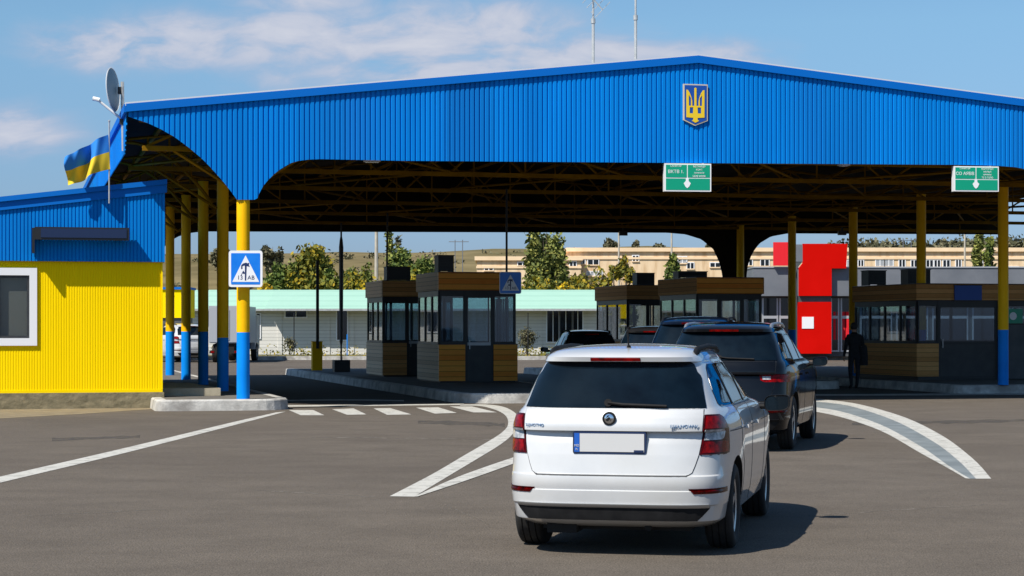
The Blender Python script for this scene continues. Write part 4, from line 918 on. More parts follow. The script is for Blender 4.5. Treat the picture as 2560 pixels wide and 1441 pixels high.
def make_wheel(parent, x, y, r, w, side, rimmat='alloy'):
    q = MB(); x0 = side*w*0.36
    q.lathe([(0, x0*0.2), (r*0.62, x0*0.2)], 'under', 28, 'x'); q.lathe([(r*0.60, x0), (r*0.67, x0*1.12), (r*0.69, x0*0.9), (r*0.62, x0*0.4)], rimmat, 28, 'x')
    q.lathe([(0, x0*1.0), (r*0.14, x0*1.0), (r*0.15, x0*0.8)], rimmat, 14, 'x')
    for k in range(5):
        a = 2*PI*k/5+0.3; d = Vector((0, math.cos(a), math.sin(a))); e = Vector((0, -math.sin(a), math.cos(a)))
        p0 = Vector((x0*0.92, 0, 0))+d*r*0.1; p1 = Vector((x0*1.0, 0, 0))+d*r*0.63; ww = r*0.085
        vs = [p0+e*ww, p0-e*ww, p1-e*ww*1.1, p1+e*ww*1.1]; vs += [v-Vector((x0*0.3, 0, 0)) for v in vs]
        q.add(vs, [(0, 1, 2, 3), (4, 7, 6, 5), (0, 4, 5, 1), (1, 5, 6, 2), (2, 6, 7, 3), (3, 7, 4, 0)], rimmat)
    o = q.build('wheel', parent, smooth=30, loc=(x, y, r))
    q = MB(); hw = w/2
    q.lathe([(r*0.66, -hw*0.8), (r*0.74, -hw*0.98), (r*0.90, -hw), (r*0.965, -hw*0.88), (r*0.992, -hw*0.70), (r*0.992, -hw*0.52), (r*0.965, -hw*0.50), (r*0.965, -hw*0.44), (r, -hw*0.42), (r, -hw*0.06), (r*0.968, -hw*0.04), (r*0.968, hw*0.04),
             (r, hw*0.06), (r, hw*0.42), (r*0.965, hw*0.44), (r*0.965, hw*0.50), (r*0.992, hw*0.52), (r*0.992, hw*0.70), (r*0.965, hw*0.88), (r*0.90, hw), (r*0.74, hw*0.98), (r*0.66, hw*0.8)], 'rubber', 40, 'x')
    q.build('tyre', o, smooth=35)
def make_car(name, label, X, Y, heading, sx=1, sy=1, sz=1, paint='car_white', cat='car', full=True, rail='black_plastic', group=None, r=0.312, lower='paint', lamp='estate', spoiler_lamp=True, detail=False):
    t = thing(name, label, cat, (X, Y, 0), -math.radians(heading), group); c = CarBody(sx, sy, sz); WB = 2.60*sy
    vs, fs = c.mesh(); b = MB(); b.add(vs, fs, paint); body = b.build('body', t)
    # wheel arches cut out of the body
    ct = MB()
    for y in (0, WB):
        for s_ in (-1, 1):
            n = 28; R = r+0.045; base = [(y+R*math.cos(2*PI*k/n), r+0.012+R*math.sin(2*PI*k/n)) for k in range(n)]
            xi, xo = s_*0.50*sx, s_*1.3
            vv = [(xi, p[0], p[1]) for p in base]+[(xo, p[0], p[1]) for p in base]
            ct.add(vv, [tuple(range(n)), tuple(range(2*n-1, n-1, -1))]+[(k, (k+1) % n, n+(k+1) % n, n+k) for k in range(n)], 'under')
    cut = ct.build('cutter', t); md = body.modifiers.new('arches', 'BOOLEAN'); md.operation = 'DIFFERENCE'; md.object = cut; md.solver = 'EXACT'
    dg = bpy.context.evaluated_depsgraph_get(); dg.update(); me = bpy.data.meshes.new_from_object(body.evaluated_get(dg))
    body.modifiers.remove(md); body.data = me; bpy.data.objects.remove(cut)
    while len(me.materials) < 1: me.materials.append(M[paint])
    me.materials.clear(); me.materials.append(M[paint]); me.materials.append(M['under']); me.materials.append(M['black_plastic'])
    bm = bmesh.new(); bm.from_mesh(me); bmesh.ops.remove_doubles(bm, verts=bm.verts, dist=0.0004)
    for f in bm.faces:
        f.smooth = True; f.material_index = 0; cc = f.calc_center_median(); nn = f.normal
        for y in (0, WB):
            rr = math.hypot(cc.y-y, cc.z-r-0.012)
            if rr < r+0.043 and abs(cc.x) < 0.84*sx and (abs(nn.x) > 0.9 or True) and cc.z < r*2.3 and abs(cc.x) > 0.3:
                if rr < r+0.03 or abs(nn.x) < 0.5: f.material_index = 1
        if cc.z < 0.215*sz and nn.z < -0.3: f.material_index = 1
        if lower == 'plastic' and cc.z < 0.42*sz and f.material_index == 0: f.material_index = 2
    for e in bm.edges:
        if len(e.link_faces) == 2 and e.calc_face_angle(0) > math.radians(32): e.smooth = False
    bm.to_mesh(me); bm.free()
    X_ = lambda v: ('x', v*sx); Y_ = lambda v: ('y', v*sy)
    def pt(name, rows, mat, parent=t, nx=10, off=0.004, mirror=False, lab=None, skirt=0.012, smooth=35):
        q = MB(); c.patch(q, [(z*sz, a, e) for z, a, e in rows], mat, nx, off, mirror, skirt); o = q.build(name, parent, smooth=smooth)
        if lab: o['label'] = lab
        return o
    tg = [(.577, .545), (.583, .565), (.60, .585), (.65, .605), (.722, .628), (.80, .642), (.886, .652), (.894, .652), (1.0, .655), (1.034, .652)]
    q = MB(); c.patch(q, [((z+(-.006 if i == 0 else .004 if i == len(tg)-1 else 0))*sz, X_(-x-.007), X_(x+.007)) for i, (z, x) in enumerate(tg)], 'seam', 20, 0.0015); c.patch(q, [(z*sz, X_(-x), X_(x)) for z, x in tg], paint, 24, 0.0065, skirt=0.004)
    tail = q.build('tailgate', t, smooth=35)
    gl = pt('rear_window', [(1.046, X_(-.668), X_(.668)), (1.09, X_(-.655), X_(.655)), (1.30, X_(-.578), X_(.578)), (1.352, X_(-.553), X_(.553)), (1.366, X_(-.53), X_(.53))], 'car_glass', nx=24, off=0.006)
    # lamps
    for mir in (False, True):
        if lamp == 'estate':
            lm = pt('tail_lamp', [(.722, X_(.637), Y_(-.36)), (.76, X_(.643), Y_(-.345)), (.90, X_(.660), Y_(-.36)), (.97, X_(.663), Y_(-.42)), (1.0, X_(.664), Y_(-.50))], 'lamp_dark', nx=14, off=0.008, mirror=mir)
            pt('lamp_lens', [(.735, X_(.650), Y_(-.40)), (.80, X_(.665), Y_(-.40)), (.812, X_(.665), Y_(-.42))], 'lamp_red', lm, 10, 0.011, mir)
            pt('lamp_lens', [(.905, X_(.670), X_(.79)), (.925, X_(.671), X_(.79)), (.985, X_(.674), X_(.76))], 'lamp_red', lm, 8, 0.011, mir)
            pt('reverse_lens', [(.822, X_(.660), X_(.768)), (.835, X_(.662), X_(.780)), (.88, X_(.668), X_(.785)), (.896, X_(.671), X_(.782))], 'lamp_clear', lm, 8, 0.012, mir)
        else:
            lm = pt('tail_lamp', [(.80, X_(.52), X_(.80)), (.82, X_(.48), Y_(-.40)), (.875, X_(.46), Y_(-.34)), (.885, X_(.5), Y_(-.36))], 'lamp_red', nx=14, off=0.008, mirror=mir)
            pt('lamp_lens', [(.828, X_(.50), X_(.60)), (.865, X_(.50), X_(.60))], 'lamp_clear', lm, 6, 0.011, mir)
        pt('reflector', [(.452, X_(.60), Y_(-.44)), (.484, X_(.565), Y_(-.44)), (.488, X_(.565), Y_(-.46))], 'lamp_dark', nx=10, off=0.006, mirror=mir)
    if spoiler_lamp: pt('brake_lamp', [(1.378, X_(-.185), X_(.185)), (1.40, X_(-.185), X_(.185))], 'lamp_red', nx=6, off=0.004)
    # side glass, door seams, handles
    for mir in (False, True):
        sg = pt('side_window', [(1.048, Y_(-.28), Y_(1.98)), (1.07, Y_(-.34), Y_(1.95)), (1.16, Y_(-.345), Y_(1.78)), (1.26, Y_(-.29), Y_(1.56)), (1.325, Y_(-.20), Y_(1.38)), (1.35, Y_(-.12), Y_(1.25))], 'car_glass', nx=26, off=0.004, mirror=mir)
        for y0 in (.16, .95):
            pt('window_pillar', [(1.05, Y_(y0), Y_(y0+.055)), (1.345, Y_(y0-.06), Y_(y0-.01))], 'black_plastic', sg, 2, 0.008, mir)
        for pts in ([(.30, .40), (.60, .40), (.75, .22), (1.04, .18)], [(.28, 1.02), (1.045, 1.0)], [(.28, 2.02), (.7, 2.08), (1.0, 2.0)]):
            q = MB(); c.patch(q, [(z*sz, Y_(y), Y_(y+.012)) for z, y in pts], 'seam', 1, 0.0015, mir); q.build('seam_crease_line', t)
        for y0 in (.42, 1.22):
            pt('door_handle', [(.86, Y_(y0), Y_(y0+.17)), (.885, Y_(y0), Y_(y0+.17))], paint, t, 5, 0.028, mir)
        s_ = -1 if mir else 1
        q = MB(); n_ = 24; vs_ = []
        for yy_, k_ in ((-0.052, .90), (-0.06, .97), (-0.05, 1.0), (0.0, 1.0), (0.05, .88), (0.085, .62), (0.1, .2)):
            for a_ in range(n_):
                th_ = 2*PI*a_/n_; cx_, cz_ = math.cos(th_), math.sin(th_); vs_.append((.105*k_*math.copysign(abs(cx_)**.55, cx_), yy_, .066*k_*math.copysign(abs(cz_)**.55, cz_)+.01*cx_*s_))
        q.add(vs_, [(i_*n_+a_, i_*n_+(a_+1) % n_, (i_+1)*n_+(a_+1) % n_, (i_+1)*n_+a_) for i_ in range(6) for a_ in range(n_)]+[tuple(range(6*n_, 7*n_))], 'black_plastic' if paint == 'car_white' else paint)
        mg_ = MB(); mg_.add([(x_*.995, -0.051, z_*.995) for x_, y_, z_ in vs_[:n_]], [tuple(range(n_))], 'car_glass')
        mo = q.build('mirror', t, smooth=50, loc=(s_*(.855*sx+.12), 1.86*sy, 1.0*sz)); mg_.build('mirror_glass', mo)
        q = MB(); q.tube([(-s_*.16, 0.02, -.03), (-s_*.02, 0, -.03)], 0.025, 'black_plastic'); q.build('mirror_arm', mo)
        # roof rail
        q = MB(); xr = .545*sx; pts = [(s_*xr, -.28*sy, 1.405*sz), (s_*xr, -.20*sy, 1.448*sz), (s_*xr, -.08*sy, 1.462*sz), (s_*xr, .5*sy, 1.476*sz), (s_*xr, 1.0*sy, 1.466*sz), (s_*xr, 1.18*sy, 1.435*sz)]
        q.tube(pts, 0.020, rail, 8); q.tube([(s_*xr, -.2*sy, 1.41*sz), (s_*xr, -.08*sy, 1.462*sz)], 0.022, rail, 8); q.build('roof_rail', t, smooth=60)
        make_wheel(t, s_*.722*sx, 0, r, 0.205, s_); make_wheel(t, s_*.722*sx, WB, r, 0.205, s_)
    # lower bumper insert
    q = MB(); c.patch(q, [(.262*sz, X_(-.62), X_(.62)), (.30*sz, X_(-.66), X_(.66)), (.345*sz, X_(-.70), X_(.70)), (.36*sz, X_(-.705), X_(.705))], 'black_plastic', 16, 0.010); 
    q2 = q.build('bumper_insert', t, smooth=35)
    pt('bumper_trim', [(.358, X_(-.705), X_(.705)), (.378, X_(-.70), X_(.70))], 'silver_trim' if paint == 'car_white' else 'black_plastic', q2, 16, 0.014)
    q = MB(); q.box(-.55*sx, .55*sx, -.55*sy, 3.0*sy, .17*sz, .24*sz, 'under'); q.box(-.50*sx, -.28*sx, -.66*sy, -.4*sy, .15*sz, .23*sz, 'under'); q.tube([(.25*sx, -.66*sy, .2*sz), (.25*sx, -.2*sy, .2*sz)], 0.026, 'under', 10); q.build('underbody', t)
    # wiper
    if full:
        za = 1.085*sz; q = MB(); ya = c.rear_y(0, za)-0.03; q.tube([(-.03*sx, ya, za), (.08*sx, ya-.005, za-.012*sz), (.40*sx, ya-0.0, za-.022*sz)], 0.011, 'black_plastic', 6); q.tube([(-.03*sx, ya, za), (-.03*sx, ya+.05, za-.01)], 0.028, 'black_plastic', 10); q.build('wiper', gl)
    if detail:
        yr = c.rear_y(0, .96)-0.0075
        em_ = thing_part('badge', t); q = MB(); zc_ = .975
        q.lathe([(0, -.016), (.030, -.015), (.036, -.012)], 'chrome', 28, 'y', (-.012, yr, zc_)); q.lathe([(.034, -.013), (.038, -.018), (.047, -.016), (.048, .012)], 'black_plastic', 28, 'y', (-.012, yr, zc_))
        for poly in ([(-.026, -.010), (-.012, -.020), (.004, -.012), (.012, .004), (.002, .012), (-.008, .006)], [(-.020, .006), (-.006, .012), (.004, .024), (-.010, .022)], [(.008, -.02), (.018, -.008), (.014, .0)]):
            q.prism([(x-.012, z+zc_) for x, z in poly], yr-.019, yr-.015, 'black_plastic')
        o = q.build('badge', tail, smooth=40); bpy.data.objects.remove(em_)
        yl = c.rear_y(.53, .925)-.008
        a_ = math.atan2(c.rear_y(.6, .925)-c.rear_y(.46, .925), .14)
        text('lettering', 'TOVOTMO', .030, 'letter_blue', tail, (-.555, c.rear_y(.555, .925)-.010, .922), (PI/2, 0, -a_)); text('lettering', 'EEKUVOWW', .034, 'letter_blue', tail, (.515, c.rear_y(.515, .925)-.010, .922), (PI/2, 0, a_))
        # number plate
        q = MB(); yp = c.rear_y(0, .80)-.0075; w_, h_ = .255, .072; zc_ = .805
        P_ = MB(); rr = [(sx_*(w_+.006-.012)+.012*math.cos(a), zc_+sz_*(h_+.006-.012)+.012*math.sin(a)) for sx_, sz_, a0 in ((1, 1, 0), (-1, 1, PI/2), (-1, -1, PI), (1, -1, 1.5*PI)) for a in (a0, a0+PI/4, a0+PI/2)]
        P_.prism([(x-.01, z) for x, z in rr], yp-.020, yp+.02, 'board_blue'); pl = P_.build('number_plate', t)
        q.box(-.01-w_+.044, -.01+w_-.008, yp-.024, yp-.020, zc_-h_+.008, zc_+h_-.008, 'plate_white'); q.build('plate_face', pl)
        q = MB(); q.box(-.01-w_+.005, -.01-w_+.042, yp-.024, yp-.020, zc_-h_+.006, zc_+h_-.006, 'plate_blue'); q.build('plate_band', pl); q = MB(); q.box(-.01+w_-.08, -.01+w_-.012, yp-.027, yp-.024, zc_-h_+.006, zc_-h_+.022, 'board_blue'); q.build('plate_sticker', pl)
        text('lettering', 'MD', .024, 'plate_white', pl, (-.01-w_+.023, yp-.025, zc_-.022)); text('lettering', 'PL', .018, 'plate_white', pl, (-.01-w_+.023, yp-.025, zc_-.048))
        # aerial
        q = MB(); q.tube([(0.04, -.20, 1.452), (0.04, -.24, 1.478)], 0.016, 'black_plastic'); q.tube([(0.04, -.24, 1.475), (0.045, -.34, 1.60)], 0.006, 'black_plastic', 6); q.build('aerial', t)
        # shade of the flank crease drawn as a dark line, plus lamp gaps
        for mir in (False, True):
            pt('seam_crease_line', [(.868, Y_(-.30), Y_(2.3)), (.874, Y_(-.30), Y_(2.3))], 'seam', t, 20, 0.001, mir)
        q = MB()
        for s_ in (-1, 1):
            q = MB(); c.patch(q, [(.716, X_(s_*.64), X_(s_*.80)), (.720, X_(s_*.64), X_(s_*.80))], 'seam', 4, 0.002); q.build('panel_gap', t)
    return t
def thing_part(name, parent):
    o = bpy.data.objects.new(name, None); COL.objects.link(o); o.parent = parent; return o
make_car('estate_car', 'white estate car seen from behind in the foreground', 0.865, 14.86, 12.2, sx=0.97, paint='car_white', detail=True)
make_car('black_suv', 'glossy black off roader directly ahead of the white car', 2.95, 27.0, 14.0, sx=1.05, sy=1.08, sz=1.145, paint='car_black', r=0.36, lamp='wide', rail='silver_trim')
make_car('dark_van', 'dark blue tall vehicle in the queue, ahead of the black off roader', at(1742, 36.0), 36.0, 11.0, sx=1.08, sy=1.1, sz=1.235, paint='car_navy', r=0.35, lamp='estate')
make_car('dark_hatchback', 'nearly hidden dark grey car left of the dark blue vehicle', at(1640, 41.2), 41.2, 11.0, sx=1.02, sz=1.125, paint='car_grey')
make_car('black_hatchback', 'black car furthest ahead beside the left booths', at(1472, 52.0), 52.0, -6.0, sx=0.96, sz=1.07, paint='car_black')

# ------------------------------------------------------------------ person
def skin_mesh(name, joints, edges, parent, mats, pick, sub=2):
    me = bpy.data.meshes.new(name); keys = list(joints); me.from_pydata([joints[k][:3] for k in keys], [(keys.index(a), keys.index(b_)) for a, b_ in edges], [])
    o = bpy.data.objects.new(name, me); COL.objects.link(o)
    md = o.modifiers.new('skin', 'SKIN'); md.use_smooth_shade = True
    for i, k in enumerate(keys):
        r_ = joints[k][3]; me.skin_vertices[0].data[i].radius = (r_, joints[k][4] if len(joints[k]) > 4 else r_)
        me.skin_vertices[0].data[i].use_root = (k == keys[0])
    sd_ = o.modifiers.new('sub', 'SUBSURF'); sd_.levels = sub; sd_.render_levels = sub
    dg = bpy.context.evaluated_depsgraph_get(); dg.update(); m2 = bpy.data.meshes.new_from_object(o.evaluated_get(dg)); o.modifiers.clear(); o.data = m2
    m2.materials.clear()
    for m in mats: m2.materials.append(M[m])
    for p in m2.polygons: p.material_index = pick(p.center); p.use_smooth = True
    o.parent = parent; return o
YP = 54.0
pr = thing('person', 'person in dark clothes walking away beside the right booth', 'person', (at(2136, YP), YP, 0), 0.15)
J = {'pelvis': (0, 0, .95, .155, .115), 'waist': (0, .01, 1.10, .145, .10), 'chest': (0, .02, 1.30, .18, .12), 'neckb': (0, .02, 1.47, .085, .075), 'neck': (0, .03, 1.54, .055), 'head0': (0, .035, 1.62, .078, .09), 'head1': (0, .04, 1.70, .082, .095), 'head2': (0, .035, 1.755, .05, .06),
     'hl': (-.09, 0, .90, .095), 'kl': (-.10, .05, .50, .066), 'al': (-.10, -.06, .10, .045), 'tl': (-.11, .10, .035, .035),
     'hr': (.09, 0, .90, .095), 'kr': (.10, .01, .50, .066), 'ar': (.10, .10, .09, .045), 'tr': (.11, .25, .035, .035),
     'sl': (-.17, .02, 1.42, .075), 'el': (-.25, -.02, 1.14, .052), 'wl': (-.27, .06, .90, .036), 'pl': (-.27, .08, .84, .034, .02),
     'sr': (.17, .02, 1.42, .075), 'er': (.25, -.01, 1.14, .052), 'wr': (.28, .03, .90, .036), 'pr': (.28, .04, .84, .034, .02)}
E_ = [('pelvis', 'waist'), ('waist', 'chest'), ('chest', 'neckb'), ('neckb', 'neck'), ('neck', 'head0'), ('head0', 'head1'), ('head1', 'head2'), ('pelvis', 'hl'), ('hl', 'kl'), ('kl', 'al'), ('al', 'tl'), ('pelvis', 'hr'), ('hr', 'kr'), ('kr', 'ar'), ('ar', 'tr'),
      ('chest', 'sl'), ('sl', 'el'), ('el', 'wl'), ('wl', 'pl'), ('chest', 'sr'), ('sr', 'er'), ('er', 'wr'), ('wr', 'pr')]
for s_, pk in ((-1, 'pl'), (1, 'pr')):
    bx_, by_, bz_ = J[pk][:3]
    for k, (dy, ln) in enumerate(((-.028, .05), (-.010, .062), (.010, .058), (.028, .046))):
        J[pk+'f%d' % k] = (bx_, by_+dy, bz_-.035, .009); J[pk+'g%d' % k] = (bx_-s_*.012, by_+dy+.006, bz_-.035-ln, .008); E_ += [(pk, pk+'f%d' % k), (pk+'f%d' % k, pk+'g%d' % k)]
    J[pk+'t'] = (bx_-s_*.02, by_+.045, bz_-.01, .010); J[pk+'u'] = (bx_-s_*.025, by_+.06, bz_-.05, .008); E_ += [(pk, pk+'t'), (pk+'t', pk+'u')]
skin_mesh('body', J, E_, pr, ['cloth_black', 'cloth_dark', 'skin', 'rubber'], lambda c: 2 if (c.z > 1.545 or (c.z < .89 and abs(c.x) > .225)) else 3 if c.z < .09 else 1 if c.z < .93 else 0)
q = MB(); q.lathe([(0, .115), (.05, .105), (.085, .07), (.098, .02), (.098, -.02), (.09, -.06), (.06, -.08)], 'hair', 16, 'z', (0, .015, 1.69)); q.build('hair', pr, smooth=60)
bg_ = thing('shoulder_bag', 'black bag hanging at the right side of the walking person', 'bag', (at(2158, YP), YP-0.02, 0.62), 0.1)
q = MB(); q.tube([(0, 0, .02), (0, 0, .08), (.01, 0, .3), (0.0, 0, .48), (-.02, 0, .54)], 0.13, 'cloth_black', 12, True, 0.10); q.v = [(x, y*0.6, z) for x, y, z in q.v]; q.build('pouch', bg_, smooth=50)
q = MB(); q.tube([(-.08, 0, .5), (-.10, .0, .78), (-.02, 0.02, .83), (.04, 0, .5)], 0.018, 'cloth_black', 6); q.build('strap', bg_, smooth=60)

# ------------------------------------------------------------------ buildings behind
YG = 116.0
gb = thing('green_roofed_building', 'long low white building under a pale green roof', 'building', (at(430, YG), YG, 0.15), 0)
gx = lambda px: at(px, YG)-at(430, YG); gz = lambda py: zt(py, YG)-0.15
q = MB(); q.box(gx(-480), gx(1500), 0.0, 9, 0, gz(768), 'siding')  # left run out of view is added to whiten the booth window reflections
for px in (700, 820, 880, 1350, 1462): q.box(gx(px)-.12, gx(px)+.12, -.05, 0, 0, gz(771), 'siding')
q.build('wall', gb)
q = MB()
def roofp(x0, x1, zr, ze, y_front, y_ridge, hip=0.0):
    vs = [(x0, y_front, ze), (x1, y_front, ze), (x1, y_ridge, zr), (x0+hip, y_ridge, zr), (x1, y_ridge+6, ze), (x0, y_ridge+6, ze), (x0, y_front, ze-.12), (x1, y_front, ze-.12)]
    q.add(vs, [(0, 1, 2, 3), (3, 2, 4, 5), (0, 6, 7, 1), (0, 3, 5), (1, 4, 2)], 'roof_green')
roofp(gx(668), gx(1502), gz(722), gz(772), -1.3, 3.5); roofp(gx(-490), gx(668)-.01, gz(722), gz(772), -0.5, 3.5); q.build('roof', gb, fix=False)
q = MB(); q.box(gx(-490), gx(668), -0.57, -0.50, gz(778), gz(773), 'galv'); q.box(gx(668)+.01, gx(1502), -1.37, -1.30, gz(778), gz(773), 'galv'); q.build('gutter', gb)
for (a, e, y0, y1, nm) in [(714, 766, 778, 793, 1), (843, 868, 776, 850, 1), (1368, 1397, 777, 855, 1), (1399, 1430, 777, 855, 1), (1433, 1456, 777, 855, 1), (632, 650, 785, 845, 1), (-360, -300, 778, 830, 1), (-160, -100, 778, 830, 1), (40, 100, 778, 830, 1), (240, 300, 778, 830, 1)]:
    q = MB(); X0, X1, Z0, Z1 = gx(a), gx(e), gz(y1), gz(y0); f_ = .06
    q.box(X0-f_, X1+f_, -.06, .0, Z1, Z1+f_, 'white_pvc'); q.box(X0-f_, X1+f_, -.06, .0, Z0-f_, Z0, 'white_pvc'); q.box(X0-f_, X0, -.06, .0, Z0, Z1, 'white_pvc'); q.box(X1, X1+f_, -.06, .0, Z0, Z1, 'white_pvc')
    o = q.build('window', gb); q = MB(); q.box(X0, X1, -.025, -.015, Z0, Z1, 'glass_dark'); q.box((X0+X1)/2-.02, (X0+X1)/2+.02, -.05, -.026, Z0, Z1, 'white_pvc'); q.build('pane', o)
for px in (735, 868, 1320):
    t = thing('lamp_stake', {735: 'thin stake before the white wall by a bare shrub', 868: 'thin blue stake by the narrow window of the white building', 1320: 'thin stake beside the climbing shrub right of the booths'}[px], 'stake', (at(px, 112), 112, .15))
    q = MB(); q.tube([(0, 0, 0), (0, 0, 2.4 if px != 868 else 1.2)], .03, 'dark_frame' if px != 868 else 'blue_steel', 6); q.build('pole', t)
    q = MB(); q.box(-.06, .06, -.06, .06, 0, .03, 'dark_frame'); q.build('foot', t)

YR = 105.5
rbx = thing('red_and_grey_shop', 'grey flat roofed shop with bright red entrance panels', 'shop', (at(1870, YR), YR, 0.2), 0)
rx = lambda px: at(px, YR)-at(1870, YR); rz = lambda py: zt(py, YR)-0.2
q = MB(); q.box(rx(1895), rx(2900), 0, 8, 0, rz(741), 'grey_dark'); q.build('wall', rbx)
q = MB(); q.box(rx(1880), rx(2900), -.7, 8.2, rz(741), rz(671), 'grey_panel'); q.box(rx(1878), rx(2902), -.75, 8.25, rz(671), rz(668), 'grey_light'); q.build('parapet', rbx)
q = MB(); q.prism([(rx(1991), rz(741)), (rx(2071), rz(741)), (rx(2071), rz(673)), (rx(2107), rz(673)), (rx(2110), rz(612)), (rx(2000), rz(612)), (rx(2000), rz(660)), (rx(1991), rz(672))], -1.1, -.78, 'red'); q.build('red_panel', rbx)
q = MB(); q.box(rx(1928), rx(1975), -1.0, -.78, rz(666), rz(608), 'red_pale'); o = q.build('red_panel', rbx); o['label'] = 'paler red sign panel'
q = MB(); q.box(rx(1991), rx(2071), -1.0, -.02, rz(884), rz(756), 'red'); q.build('red_column', rbx)
q = MB(); q.box(rx(1991), rx(2071), -.9, -.02, rz(756), rz(741), 'grey_dark'); q.build('lintel', rbx)
q = MB(); q.box(rx(1998), rx(2027), -1.03, -1.0, rz(822), rz(793), 'sign_white'); q.build('notice', rbx)
for k, (a, e) in enumerate([(1905, 1945), (1948, 1985), (2076, 2098), (2101, 2140), (2150, 2230), (2240, 2320), (2330, 2420), (2430, 2520), (2530, 2620)]):
    q = MB(); X0, X1 = rx(a), rx(e); q.box(X0, X1, -.06, -.0, rz(880), rz(876), 'grey_light'); q.box(X0, X0+.08, -.06, 0, rz(876), rz(746), 'grey_light'); q.box(X1-.08, X1, -.06, 0, rz(876), rz(746), 'grey_light'); q.box(X0+.08, X1-.08, -.06, 0, rz(797), rz(790), 'grey_light')
    o = q.build('shop_window', rbx); q = MB(); q.box(X0+.08, X1-.08, -.03, -.02, rz(876), rz(746), 'glass_dark')
    if k in (3, 2):
        for j in range(4): q.box(X0+.15+j*.2, X0+.27+j*.2, -.05, -.035, rz(850), rz(780), 'red_pale')
    q.build('pane', o)
t = thing('grey_box_sign', 'grey box sign in front of the red shop panel', 'sign', (at(1995, 100), 100, 0)); q = MB(); q.box(-.22, .20, -.2, .2, zt(655, 100), zt(612, 100), 'grey_panel'); q.prism([(-.22, zt(655, 100)), (.20, zt(655, 100)), (-.02, zt(668, 100)), (-.16, zt(690, 100))], -.18, .18, 'grey_dark'); q.build('box', t); q = MB(); q.tube([(-.1, 0, 0), (-.1, 0, zt(660, 100))], .07, 'grey_dark'); q.build('post', t)

YBG = 190.0
def beige(label, px0, px1, ytop, wins, depth, Y, name='beige_warehouse'):
    t = thing(name, label, 'building', (at(px0, Y), Y, 0.1), 0, 'beige warehouses in the distance'); w = at(px1, Y)-at(px0, Y); h = zt(ytop, Y)-.1
    q = MB(); q.box(0, w, 0, depth, 0, h, 'beige'); q.build('wall', t)
    q = MB(); q.box(-.2, w+.2, -.25, depth, h-.02, h+.35, 'beige_trim'); q.box(-.05, w+.05, -.10, -.0, h-.75, h-.55, 'beige_trim'); q.build('cornice', t)
    for (a, e, y0, y1, kind) in wins:
        X0, X1, Z0, Z1 = at(a, Y)-at(px0, Y), at(e, Y)-at(px0, Y), zt(y1, Y)-.1, zt(y0, Y)-.1
        q = MB(); q.box(X0-.08, X1+.08, -.12, 0, Z0-.1, Z0, 'beige_trim'); q.box(X0-.08, X0, -.06, 0, Z0, Z1, 'white_pvc'); q.box(X1, X1+.08, -.06, 0, Z0, Z1, 'white_pvc'); q.box((X0+X1)/2-.04, (X0+X1)/2+.04, -.06, -.02, Z0, Z1, 'white_pvc'); q.box(X0-.08, X1+.08, -.06, 0, Z1, Z1+.08, 'white_pvc')
        o = q.build('window', t); q = MB(); q.box(X0, X1, -.03, -.015, Z0, Z1, 'glass_dark' if kind else 'grey_light'); q.build('pane', o)
    return t
beige('lower beige block at the left end of the warehouses', 1192, 1452, 651, [(1295, 1318, 657, 664, 1), (1212, 1232, 668, 676, 1), (1370, 1386, 656, 666, 0), (1425, 1440, 655, 668, 1)], 20, 186.0)
beige('long beige warehouse with a row of small windows', 1420, 2800, 629, [(1448, 1462, 650, 660, 1), (1470, 1496, 650, 662, 1), (1468, 1484, 680, 690, 0), (1488, 1506, 680, 690, 0), (1582, 1596, 640, 653, 1), (1696, 1716, 643, 658, 0), (1718, 1734, 658, 672, 1), (1776, 1800, 658, 668, 1),
      (1864, 1880, 650, 664, 1), (1902, 1922, 650, 665, 1), (2118, 2128, 652, 668, 0), (2146, 2158, 651, 666, 1), (2190, 2210, 650, 666, 0), (2212, 2232, 650, 666, 0), (2248, 2262, 650, 667, 1), (2278, 2292, 651, 667, 1), (2316, 2332, 651, 667, 1), (2336, 2350, 651, 667, 1), (2358, 2374, 651, 667, 1), (2390, 2402, 650, 667, 1), (2440, 2456, 650, 667, 1), (2520, 2546, 668, 680, 1)], 25, YBG)

# parked vehicles at the back left
def truck(label, px0, px1, ytop, Y):
    t = thing('box_truck', label, 'truck', (at((px0+px1)/2, Y), Y, 0), 0); w = (at(px1, Y)-at(px0, Y))/2; h = zt(ytop, Y)
    q = MB(); q.box(-w, w, 0, 6, .95, h, 'grey_light'); q.build('cargo_box', t)
    q = MB(); q.box(-w+.05, -.03, -.04, -.005, 1.0, h-.06, 'grey_light'); q.box(.03, w-.05, -.04, -.005, 1.0, h-.06, 'grey_light'); q.box(-.25, -.2, -.07, -.04, 1.1, h-.2, 'galv'); q.box(.2, .25, -.07, -.04, 1.1, h-.2, 'galv'); q.build('rear_door', t)
    q = MB(); q.box(-w*.9, w*.9, 6.2, 8.1, .6, h-.4, 'car_white'); q.build('cab', t)
    q = MB(); q.box(-w*.6, w*.6, .1, 7.8, .6, .95, 'under'); q.box(-w*.95, w*.95, -.05, .05, .45, .6, 'under'); q.build('chassis', t)
    for s_ in (-1, 1):
        for y in (1.2, 6.9): make_wheel(t, s_*(w-.18), y, .46, .3, s_, 'galv')
        q = MB(); q.box(s_*w*.75-.08, s_*w*.75+.08, -.07, -.05, .48, .58, 'lamp_red'); q.build('tail_lamp', t)
truck('pale grey box truck half hidden by the front columns', 522, 600, 765, 97.0)
make_car('white_van', 'white vehicle parked behind the rear columns at the left', at(466, 99.0), 99.0, -32.0, sx=1.12, sy=1.15, sz=1.28, paint='car_white', r=0.36, full=False)
